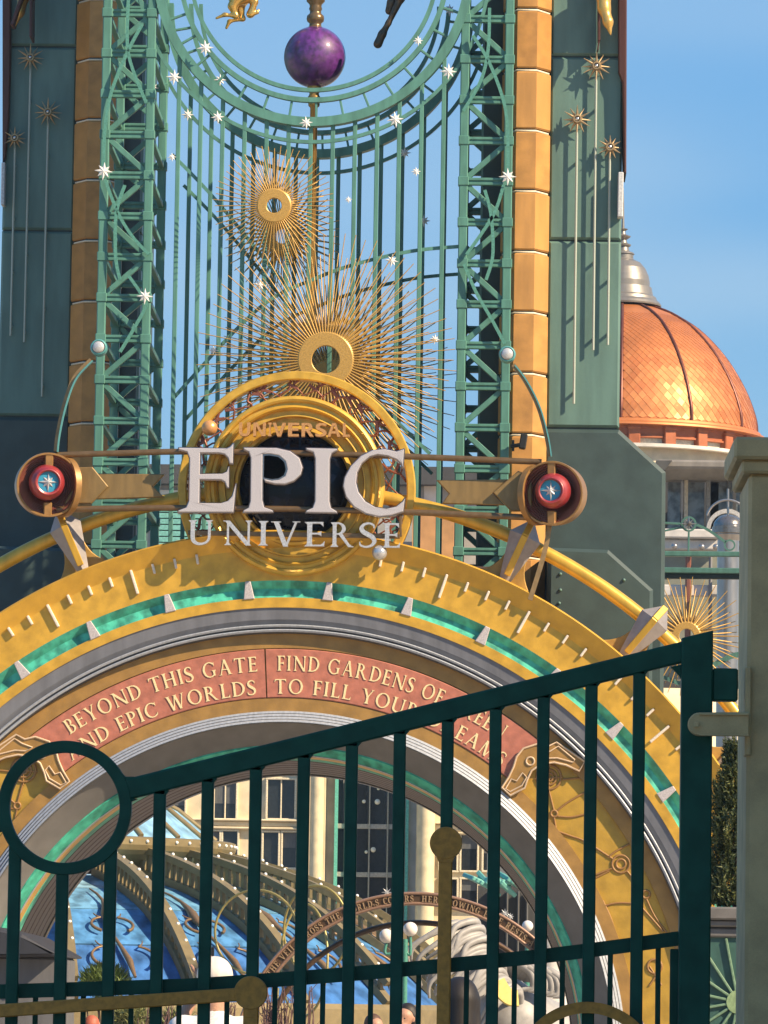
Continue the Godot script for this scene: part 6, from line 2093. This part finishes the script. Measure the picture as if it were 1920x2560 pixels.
# ------------------------------------------------------------------ visitors
func add_mb(a: Mb, b: Mb) -> void:
	a.v.append_array(b.v)
	a.n.append_array(b.n)
func hand_bones(w: Vector3, d: Vector3, palm: Vector3, curl: float) -> Array:
	var s := d.cross(palm).normalized()
	var out := [[w, w + d * 0.045, 0.026, 0.034], [w + d * 0.045 - s * 0.015, w + d * 0.085 - s * 0.02, 0.026, 0.02], [w + d * 0.045 + s * 0.015, w + d * 0.085 + s * 0.022, 0.026, 0.02]]
	for i in 4:
		var o := w + d * 0.088 + s * (0.033 - i * 0.022)
		var l: float = [0.036, 0.043, 0.041, 0.032][i]
		var d1 := (d + palm * curl * 0.5).normalized()
		var d2 := (d + palm * curl * 1.4).normalized()
		var d3 := (d * 0.7 + palm * curl * 2.2).normalized()
		out.append([o, o + d1 * l, 0.0095, 0.009])
		out.append([o + d1 * l, o + d1 * l + d2 * l * 0.7, 0.009, 0.0085])
		out.append([o + d1 * l + d2 * l * 0.7, o + d1 * l + d2 * l * 0.7 + d3 * l * 0.55, 0.0085, 0.007])
	var tb := w + d * 0.03 + s * 0.03
	var td := (d * 0.6 + s * 0.7 + palm * 0.3).normalized()
	out.append([tb, tb + td * 0.045, 0.013, 0.011])
	out.append([tb + td * 0.045, tb + td * 0.045 + (td + palm * 0.4).normalized() * 0.032, 0.011, 0.008])
	return out
func person(label: String, at: Vector3, hgt: float, turn: float, shirt: Material, legs: Material, hair: Material, style: String, raise := false) -> Node3D:
	var t := thing("person", label, "person", at)
	var b := Basis(Vector3(0, 1, 0), turn)
	var k := hgt / 1.75
	var w := func(x: float, y: float, zz: float) -> Vector3: return at + b * (Vector3(x, y, zz) * k)
	var skin := mat("skin", 0.46, 0.25, 0.16, 0.55, 0.0, "fine", 3.0, 0.05)
	# local front is +z
	var hd: Array = [[w.call(0, 1.665, -0.01), w.call(0, 1.66, 0.0), 0.088 * k, 0.088 * k], [w.call(0, 1.655, 0.03), w.call(0, 1.56, 0.045), 0.078 * k, 0.052 * k], [w.call(0, 1.62, 0.095), w.call(0, 1.597, 0.112), 0.012 * k, 0.015 * k], [w.call(-0.03, 1.567, 0.088), w.call(0.03, 1.567, 0.088), 0.010 * k, 0.010 * k], [w.call(-0.086, 1.64, 0.0), w.call(-0.088, 1.605, 0.0), 0.016 * k, 0.012 * k], [w.call(0.086, 1.64, 0.0), w.call(0.088, 1.605, 0.0), 0.016 * k, 0.012 * k], [w.call(0, 1.58, -0.01), w.call(0, 1.44, -0.02), 0.056 * k, 0.062 * k]]
	var body := nets(hd, 0.010, 0.025)
	var arms := []
	for sx in [-1.0, 1.0]:
		var sh: Vector3 = w.call(sx * 0.185, 1.40, -0.01)
		var el: Vector3 = w.call(sx * 0.235, 1.13, -0.02)
		var wr: Vector3 = w.call(sx * 0.235, 0.90, 0.06)
		var dirv := b * Vector3(0, -1, 0.15).normalized()
		var palm := b * Vector3(-sx, 0, 0)
		if raise and sx > 0:
			el = w.call(0.235, 1.36, 0.19)
			wr = w.call(0.085, 1.66, 0.27)
			dirv = b * Vector3(-0.2, 1, 0.05).normalized()
			palm = b * Vector3(0, 0, 1)
		arms.append([sh, el, wr])
		add_mb(body, nets([[sh.lerp(el, 0.4), el, 0.045 * k, 0.040 * k], [el, wr, 0.040 * k, 0.028 * k]], 0.014, 0.02))
		add_mb(body, nets(hand_bones(wr, dirv, palm, 0.75 if raise and sx > 0 else 0.25), 0.006, 0.012))
	part(body, "body", skin, t)
	var eye := Mb.new()
	for sx in [-1.0, 1.0]:
		eye.ball(w.call(sx * 0.033, 1.637, 0.088), 0.012 * k, 8)
	part(eye, "eyes", mat("eye_dark", 0.04, 0.03, 0.03, 0.2, 0.0, "", 1, 0), t)
	var top := [[w.call(0, 0.98, 0), w.call(0, 1.15, 0.01), 0.145 * k, 0.135 * k], [w.call(-0.06, 1.15, 0.01), w.call(-0.075, 1.34, 0.0), 0.115 * k, 0.11 * k], [w.call(0.06, 1.15, 0.01), w.call(0.075, 1.34, 0.0), 0.115 * k, 0.11 * k], [w.call(-0.15, 1.405, -0.01), w.call(0.15, 1.405, -0.01), 0.065 * k, 0.065 * k], [w.call(0, 1.40, -0.015), w.call(0, 1.47, -0.02), 0.085 * k, 0.066 * k]]
	for a in arms: top.append([a[0], a[0].lerp(a[1], 0.62), 0.068 * k, 0.058 * k])
	part(nets(top, 0.022, 0.05), "shirt", shirt, t)
	var pants := [[w.call(0, 0.98, 0), w.call(0, 0.88, 0), 0.135 * k, 0.14 * k]]
	for sx in [-1.0, 1.0]:
		pants.append([w.call(sx * 0.085, 0.90, 0), w.call(sx * 0.095, 0.50, 0.02), 0.098 * k, 0.068 * k])
		pants.append([w.call(sx * 0.095, 0.50, 0.02), w.call(sx * 0.10, 0.09, 0.0), 0.066 * k, 0.05 * k])
	part(nets(pants, 0.03, 0.04), "trousers", legs, t)
	for sx in [-1.0, 1.0]:
		part(nets([[w.call(sx * 0.10, 0.05, -0.03), w.call(sx * 0.105, 0.04, 0.14), 0.047 * k, 0.04 * k]], 0.02, 0.02), "shoe", mat("shoe_grey", 0.12, 0.12, 0.12, 0.6, 0.0, "fine", 2.0, 0.1), t)
	var hb := [[w.call(0, 1.69, -0.025), w.call(0, 1.67, -0.03), 0.098 * k, 0.1 * k]]
	if style == "cap":
		hb = [[w.call(0, 1.70, -0.01), w.call(0, 1.69, 0.0), 0.098 * k, 0.1 * k], [w.call(-0.04, 1.69, 0.1), w.call(-0.04, 1.675, 0.17), 0.018 * k, 0.01 * k], [w.call(0.04, 1.69, 0.1), w.call(0.04, 1.675, 0.17), 0.018 * k, 0.01 * k], [w.call(0, 1.695, 0.1), w.call(0, 1.68, 0.18), 0.018 * k, 0.01 * k]]
	elif style == "long":
		hb.append([w.call(0, 1.66, -0.06), w.call(0, 1.42, -0.09), 0.09 * k, 0.075 * k])
		hb.append([w.call(-0.07, 1.66, -0.02), w.call(-0.085, 1.46, -0.04), 0.035 * k, 0.04 * k])
		hb.append([w.call(0.07, 1.66, -0.02), w.call(0.085, 1.46, -0.04), 0.035 * k, 0.04 * k])
	else:
		hb.append([w.call(0, 1.66, -0.05), w.call(0, 1.58, -0.055), 0.075 * k, 0.06 * k])
	part(nets(hb, 0.012, 0.03), "cap" if style == "cap" else "hair", hair, t)
	return t
func people() -> void:
	var spots := [
		["person in a white cap and shirt holding up a phone", 538, 2394, 27.0, PI, [0.75, 0.74, 0.72], [0.10, 0.12, 0.18], [0.70, 0.66, 0.58], "cap", true],
		["person with reddish hair just above the frame's bottom, left", 232, 2537, 50.0, 2.7, [0.30, 0.10, 0.08], [0.06, 0.07, 0.1], [0.40, 0.10, 0.05], "short", false],
		["person in a lime shirt and brick red cap", 362, 2516, 54.0, 3.4, [0.45, 0.72, 0.08], [0.1, 0.1, 0.1], [0.40, 0.12, 0.07], "cap", false],
		["dark haired person in black behind the upright gold rod", 1150, 2440, 25.0, PI, [0.014, 0.014, 0.016], [0.02, 0.02, 0.025], [0.012, 0.009, 0.008], "long", false],
		["person with short brown hair below the bronze ring", 936, 2533, 46.0, 0.6, [0.10, 0.16, 0.34], [0.2, 0.18, 0.14], [0.09, 0.045, 0.025], "short", false],
		["dark haired person facing the gate beside the lamp post", 1016, 2506, 42.0, -0.5, [0.24, 0.10, 0.22], [0.05, 0.05, 0.07], [0.016, 0.012, 0.01], "long", false],
		["dark curly haired person at the arch's right foot", 1590, 2538, 44.0, 2.4, [0.35, 0.30, 0.22], [0.1, 0.1, 0.12], [0.02, 0.014, 0.012], "long", false]]
	for i in spots.size():
		var q: Array = spots[i]
		var p := P(q[1], q[2], q[3])
		var c: Array = q[5]
		var l: Array = q[6]
		var h: Array = q[7]
		var t := person(q[0], Vector3(p.x, 0, p.z), p.y / 1.79 * 1.75, q[4], mat("shirt_%d" % i, c[0], c[1], c[2], 0.8, 0.0, "fine", 2.0, 0.3), mat("trousers_%d" % i, l[0], l[1], l[2], 0.8, 0.0, "fine", 2.0, 0.3), mat("hair_%d" % i, h[0], h[1], h[2], 0.6, 0.0, "streak", 3.0, 0.4), q[8], q[9])
		if q[9]:
			var k := p.y / 1.79
			var b := Basis(Vector3(0, 1, 0), q[4])
			var m := Mb.new()
			var pc := Vector3(p.x, 0, p.z) + b * (Vector3(0.06, 1.775, 0.31) * k)
			m.box(pc, Vector3(0.076, 0.15, 0.009), 0.004, b)
			solo(m, "mobile_phone", mat("phone_black", 0.012, 0.012, 0.014, 0.2, 0.0, "", 1, 0), "black phone held up by the person in the white cap", "phone", pc)

# ------------------------------------------------------------------ planter and cypress by the gate
func planter_and_cypress() -> void:
	var d := 34.0
	var s := S(d)
	var t := thing("planter", "tall green planter with grey moulded cap and sun ray relief", "planter", Vector3(P(1850, 2400, d).x, 0, -d))
	var grey := mat("planter_grey", 0.14, 0.135, 0.13, 0.6, 0.0, "mottle", 0.8, 0.15)
	var green := mat("planter_green", 0.035, 0.10, 0.085, 0.5, 0.0, "mottle", 0.8, 0.1)
	var ray := mat("planter_ray", 0.16, 0.27, 0.17, 0.5, 0.0, "fine", 1.0, 0.1)
	var m := Mb.new()
	slab(m, 1745, 2268, 1960, 2300, d - 0.1, 0.7, 0.012)
	part(m, "cap", grey, t)
	m = Mb.new()
	slab(m, 1752, 2300, 1955, 2318, d - 0.06, 0.6, 0.012)
	slab(m, 1757, 2320, 1950, 2344, d - 0.03, 0.55, 0.012)
	part(m, "cap_moulding", grey, t)
	m = Mb.new()
	slab(m, 1762, 2344, 1945, 3100, d, 0.5, 0.01)
	part(m, "box", green, t)
	var c := P(1845, 2505, d - 0.01)
	m = Mb.new()
	m.lathe(Transform3D(Basis.IDENTITY, c), [Vector2(30 * s, 0.0), Vector2(29 * s, 0.02), Vector2(0, 0.024)], 32)
	part(m, "sun_disc", mat("planter_sun", 0.25, 0.36, 0.18, 0.5, 0.0, "fine", 1.0, 0.1), t)
	for k in 16:
		var a := TAU * k / 16.0 + 0.1963
		m = Mb.new()
		var dirv := Vector3(cos(a), sin(a), 0)
		var ln := minf(160.0, 76.0 / maxf(absf(cos(a)), 0.02))
		m.bar(c + dirv * 27 * s, c + dirv * ln * s, 0.018, 0.03, 0.004)
		part(m, "ray", ray, t)
	var base := P(1842, 2268, d + 0.25)
	var top := P(1842, 1840, d + 0.25)
	var tr := thing("cypress", "slim green cypress growing from the planter by the gate", "tree", base)
	m = Mb.new()
	m.tube(PackedVector3Array([base - Vector3(0, 0.1, 0), base.lerp(top, 0.5), base.lerp(top, 0.95)]), [0.03, 0.02, 0.005], 8)
	for k in 24:
		var f := rng.randf_range(0.03, 0.85)
		var a := rng.randf() * TAU
		var o := base.lerp(top, f)
		var r := 0.17 * (1.0 - f * f)
		m.tube(PackedVector3Array([o, o + Vector3(cos(a) * r, 0.10, sin(a) * r)]), [0.007, 0.002], 4)
	part(m, "trunk", mat("twig_brown"), tr)
	var gm := []
	for g in [["cyp_a", 0.055, 0.075, 0.022], ["cyp_b", 0.10, 0.115, 0.035], ["cyp_c", 0.03, 0.05, 0.018]]:
		var gmat := mat(g[0], g[1], g[2], g[3], 0.6, 0.0, "", 1, 0)
		gmat.backlight_enabled = true
		gmat.backlight = Color(g[1], g[2], g[3])
		gm.append(gmat)
	for e in 3:
		m = Mb.new()
		for k in 800:
			var f := pow(rng.randf(), 1.2)
			var a := rng.randf() * TAU
			var rad := (0.205 - 0.16 * f * f) * (0.55 + 0.45 * rng.randf()) * (1.0 + 0.25 * sin(a * 3.0 + f * 17.0))
			var o := base.lerp(top, f * 0.93) + Vector3(cos(a) * rad, 0, sin(a) * rad)
			var ax := Vector3(cos(a) * 0.55, 1.0, sin(a) * 0.55).normalized()
			var ln := rng.randf_range(0.05, 0.10)
			for j in 12:
				var p := o + ax * ln * (j / 12.0)
				var sd := (ax * 0.8 + Vector3(rng.randfn(), rng.randfn(), rng.randfn()) * 0.6).normalized()
				var w := sd.cross(Vector3(rng.randfn(), rng.randfn(), rng.randfn())).normalized() * 0.006
				var nn := sd.cross(w).normalized()
				m.tri(p - w, p + w, p + sd * rng.randf_range(0.022, 0.042), nn, nn, nn)
		part(m, "foliage", gm[e], tr)

# ------------------------------------------------------------------ gate in the foreground
func gate() -> void:
	var d := 16.5
	var s := S(d)
	var paint := mat("gate_green", 0.014, 0.080, 0.054, 0.5, 0.0, "mottle", 1.2, 0.12)
	paint.metallic_specular = 0.25
	var dark := paint
	var gold := mat("gate_gold", 0.50, 0.225, 0.028, 0.55, 0.1, "fine", 1.2, 0.1)
	var base := P(1000, 2560, d)
	var t := thing("gate", "dark green metal gate with a sloping top rail, ring and upright bars", "gate", Vector3(base.x, 0, -d))
	var rail_v := func(u: float) -> float: return 1975.0 - (u - 314.0) * 0.2516   # middle of the top rail
	var m := Mb.new()
	m.bar(P(300, rail_v.call(300.0), d), P(1745, rail_v.call(1745.0) + 6, d), 52 * s, 0.041, 0.006)
	part(m, "top_rail", paint, t)
	m = Mb.new()
	m.bar(P(-260, rail_v.call(-260.0), d), P(14, rail_v.call(14.0), d), 52 * s, 0.041, 0.006)
	part(m, "top_rail", paint, t)
	m = Mb.new()
	m.lathe(Transform3D(Basis.IDENTITY, P(162.5, 2019.5, d)), [Vector2(138 * s, -0.0225), Vector2(166 * s, -0.0225), Vector2(167.5 * s, -0.019), Vector2(167.5 * s, 0.019), Vector2(166 * s, 0.0225), Vector2(139 * s, 0.0225), Vector2(137.5 * s, 0.019), Vector2(137.5 * s, -0.019), Vector2(138 * s, -0.0225)], 96)
	part(m, "ring", paint, t)
	# small gussets where the rail leaves the ring
	for g in [[[302, 1928], [314, 1942], [336, 1942], [330, 1975], [304, 1960]], [[322, 1995], [345, 1998], [330, 2004], [326, 2030], [316, 2035]]]:
		m = Mb.new()
		m.prism(flat(g, d), -d - 0.018, -d + 0.018, 0.003)
		part(m, "gusset", paint, t)
	var y_low := 0.12
	for k in 14:
		var u := 40.0 + 119.6 * k
		var x := P(u, 2050, d).x
		var topv: float = rail_v.call(u)
		var vt := topv + 4
		if k == 1: vt = 2019.5 + 152
		elif k == 0: vt = 2019.5 + 88
		elif k == 2: vt = 2019.5 + 92
		var yt := P(u, vt, d).y
		m = Mb.new()
		m.box(Vector3(x, (yt + y_low) * 0.5, -d), Vector3(31 * s, yt - y_low, 0.034), 0.004)
		part(m, "bar", paint, t)
		if k > 2:
			# weld fillets at the rail
			m = Mb.new()
			var yb := P(u, topv + 25, d).y
			m.prism(PackedVector2Array([Vector2(x - 24 * s, yb + 8 * s), Vector2(x + 24 * s, yb + 2 * s), Vector2(x + 15 * s, yb - 9 * s), Vector2(x - 15 * s, yb - 7 * s)]), -d - 0.017, -d + 0.017, 0.002)
			part(m, "fillet", paint, t)
	# post with slanted top
	var xl := P(1700, 2000, d).x
	var xr := P(1778, 2000, d).x
	m = Mb.new()
	var tl := P(1706, 1597, d)
	var tr := P(1783, 1578, d)
	m.prism(PackedVector2Array([Vector2(xl, 0.03), Vector2(xr, 0.03), Vector2(xr, tr.y), Vector2(xl, tl.y)]), -d - 0.045, -d + 0.045, 0.005)
	part(m, "stile", paint, t)
	m = Mb.new()
	m.prism(flat([[1676, 1668], [1703, 1662], [1703, 1700], [1696, 1688]], d), -d - 0.017, -d + 0.017, 0.002)
	part(m, "gusset", paint, t)
	# lower rail and pickets set behind the bars
	m = Mb.new()
	m.ribbon(curve(px([[-120, 2482], [0, 2479], [380, 2467], [524, 2461], [900, 2433], [1300, 2396], [1480, 2375], [1705, 2345]], d + 0.05), 5), 36 * s, 0.04)
	part(m, "lower_rail", dark, t)
	for k in 30:
		var u := -40.0 + 10.5 + 59.8 * k
		if u > 1690: break
		var x := P(u, 2450, d + 0.05).x
		var yt := P(u, 2480 - maxf(0.0, (u - 300) * 0.095), d + 0.05).y
		m = Mb.new()
		m.box(Vector3(x, (yt + y_low) * 0.5, -d - 0.05), Vector3(13 * s, yt - y_low, 0.016), 0.002)
		part(m, "picket", dark, t)
	m = Mb.new()
	m.box(Vector3(P(1688, 2450, d).x, (P(1688, 2372, d).y + y_low) * 0.5, -d - 0.05), Vector3(24 * s, P(1688, 2372, d).y - y_low, 0.03), 0.003)
	part(m, "inner_stile", dark, t)
	m = Mb.new()
	m.bar(P(-200, 2700, d + 0.03), P(1700, 2700, d + 0.03), 0.06, 0.05, 0.005)
	m.box(Vector3((xl + P(40, 2050, d).x) * 0.5, y_low, -d), Vector3(xl - P(-100, 2050, d).x, 0.06, 0.05), 0.005)
	part(m, "bottom_rail", dark, t)
	# gold tracery in front
	var dg := d - 0.035
	m = Mb.new()
	var rod := P(1112, 2300, dg)
	m.box(Vector3(rod.x, P(1112, 2140, dg).y * 0.5 + 0.1, -dg), Vector3(34 * s, P(1112, 2140, dg).y - 0.2, 0.03), 0.004)
	m.lathe(Transform3D(Basis.IDENTITY, P(1115, 2108, dg)), [Vector2(0, -0.018), Vector2(39 * s, -0.018), Vector2(40.5 * s, -0.014), Vector2(40.5 * s, 0.014), Vector2(39 * s, 0.018), Vector2(0, 0.018)], 40)
	m.prism(flat([[1088, 2134], [1140, 2134], [1130, 2158], [1098, 2158]], dg), -dg - 0.016, -dg + 0.016, 0.002)
	part(m, "gold_upright", gold, t)
	m = Mb.new()
	m.bar(P(-160, 2538, dg), P(600, 2486, dg), 33 * s, 0.03, 0.004)
	part(m, "gold_rail", gold, t)
	m = Mb.new()
	m.lathe(Transform3D(Basis.IDENTITY, P(627, 2482, dg)), [Vector2(0, -0.019), Vector2(40 * s, -0.019), Vector2(41.5 * s, -0.015), Vector2(41.5 * s, 0.015), Vector2(40 * s, 0.019), Vector2(0, 0.019)], 40)
	m.box(Vector3(P(627, 2560, dg).x, P(627, 2510, dg).y * 0.5 + 0.1, -dg), Vector3(38 * s, P(627, 2510, dg).y - 0.2, 0.03), 0.004)
	m.prism(flat([[590, 2505], [612, 2517], [609, 2545], [645, 2545], [642, 2520], [660, 2506]], dg), -dg - 0.016, -dg + 0.016, 0.002)
	part(m, "gold_knot", gold, t)
	m = Mb.new()
	m.ribbon(circle_pts(P(1468, 2688, dg), 167 * s, 72), 28 * s, 0.03, Vector3(0, 0, 1), true)
	part(m, "gold_ring", gold, t)
	# beige pier, hinge and bracket
	var beige := mat("pier_beige", 0.53, 0.395, 0.19, 0.75, 0.0, "mottle", 0.7, 0.35)
	var pier := thing("gate_pier", "beige rendered gate pier with a stepped cap at the right edge", "pier", Vector3(P(1980, 2300, d).x, 0, -d))
	var x0 := P(1867, 1700, d).x
	m = Mb.new()
	var ycap := P(1900, 1186, d).y
	m.box(Vector3(x0 + 0.30, ycap * 0.5, -d - 0.28), Vector3(0.60, ycap, 0.60), 0.012)
	part(m, "shaft", beige, pier)
	m = Mb.new()
	m.box(Vector3(x0 + 0.30, (P(1900, 1153, d).y + ycap) * 0.5, -d - 0.28), Vector3(0.65, P(1900, 1153, d).y - ycap, 0.65), 0.008)
	part(m, "cap_neck", beige, pier)
	m = Mb.new()
	m.box(Vector3(x0 + 0.30, (P(1900, 1098, d).y + P(1900, 1153, d).y) * 0.5, -d - 0.28), Vector3(0.705, P(1900, 1098, d).y - P(1900, 1153, d).y, 0.705), 0.01)
	part(m, "cap", beige, pier)
	m = Mb.new()
	m.box(P(1812, 1713, d), Vector3(64 * s, 82 * s, 0.07), 0.006)
	part(m, "hinge", dark, pier)
	m = Mb.new()
	var pl := []
	for k in 13:
		var a := PI * 0.5 + PI * k / 12.0
		pl.append([1748 + cos(a) * 29, 1811 - sin(a) * 29])
	pl.append([1872, 1841])
	pl.append([1872, 1781])
	m.prism(flat(pl, d - 0.06), -d + 0.05, -d + 0.085, 0.004)
	part(m, "hinge_strap", beige, pier)
	m = Mb.new()
	m.bar(P(1741, 1811, d - 0.09), P(1741, 1811, d - 0.10), 0.018, 0.018, 0.002, Vector3.UP)
	m.bar(P(1748, 1785, d - 0.09), P(1872, 1786, d - 0.09), 0.006, 0.01, 0.001)
	m.bar(P(1748, 1837, d - 0.09), P(1872, 1838, d - 0.09), 0.006, 0.01, 0.001)
	part(m, "strap_rim", beige, pier)
	m = Mb.new()
	m.box(P(1868, 1780, d + 0.02), Vector3(0.02, 0.30, 0.12), 0.004)
	part(m, "hinge_plate", beige, pier)
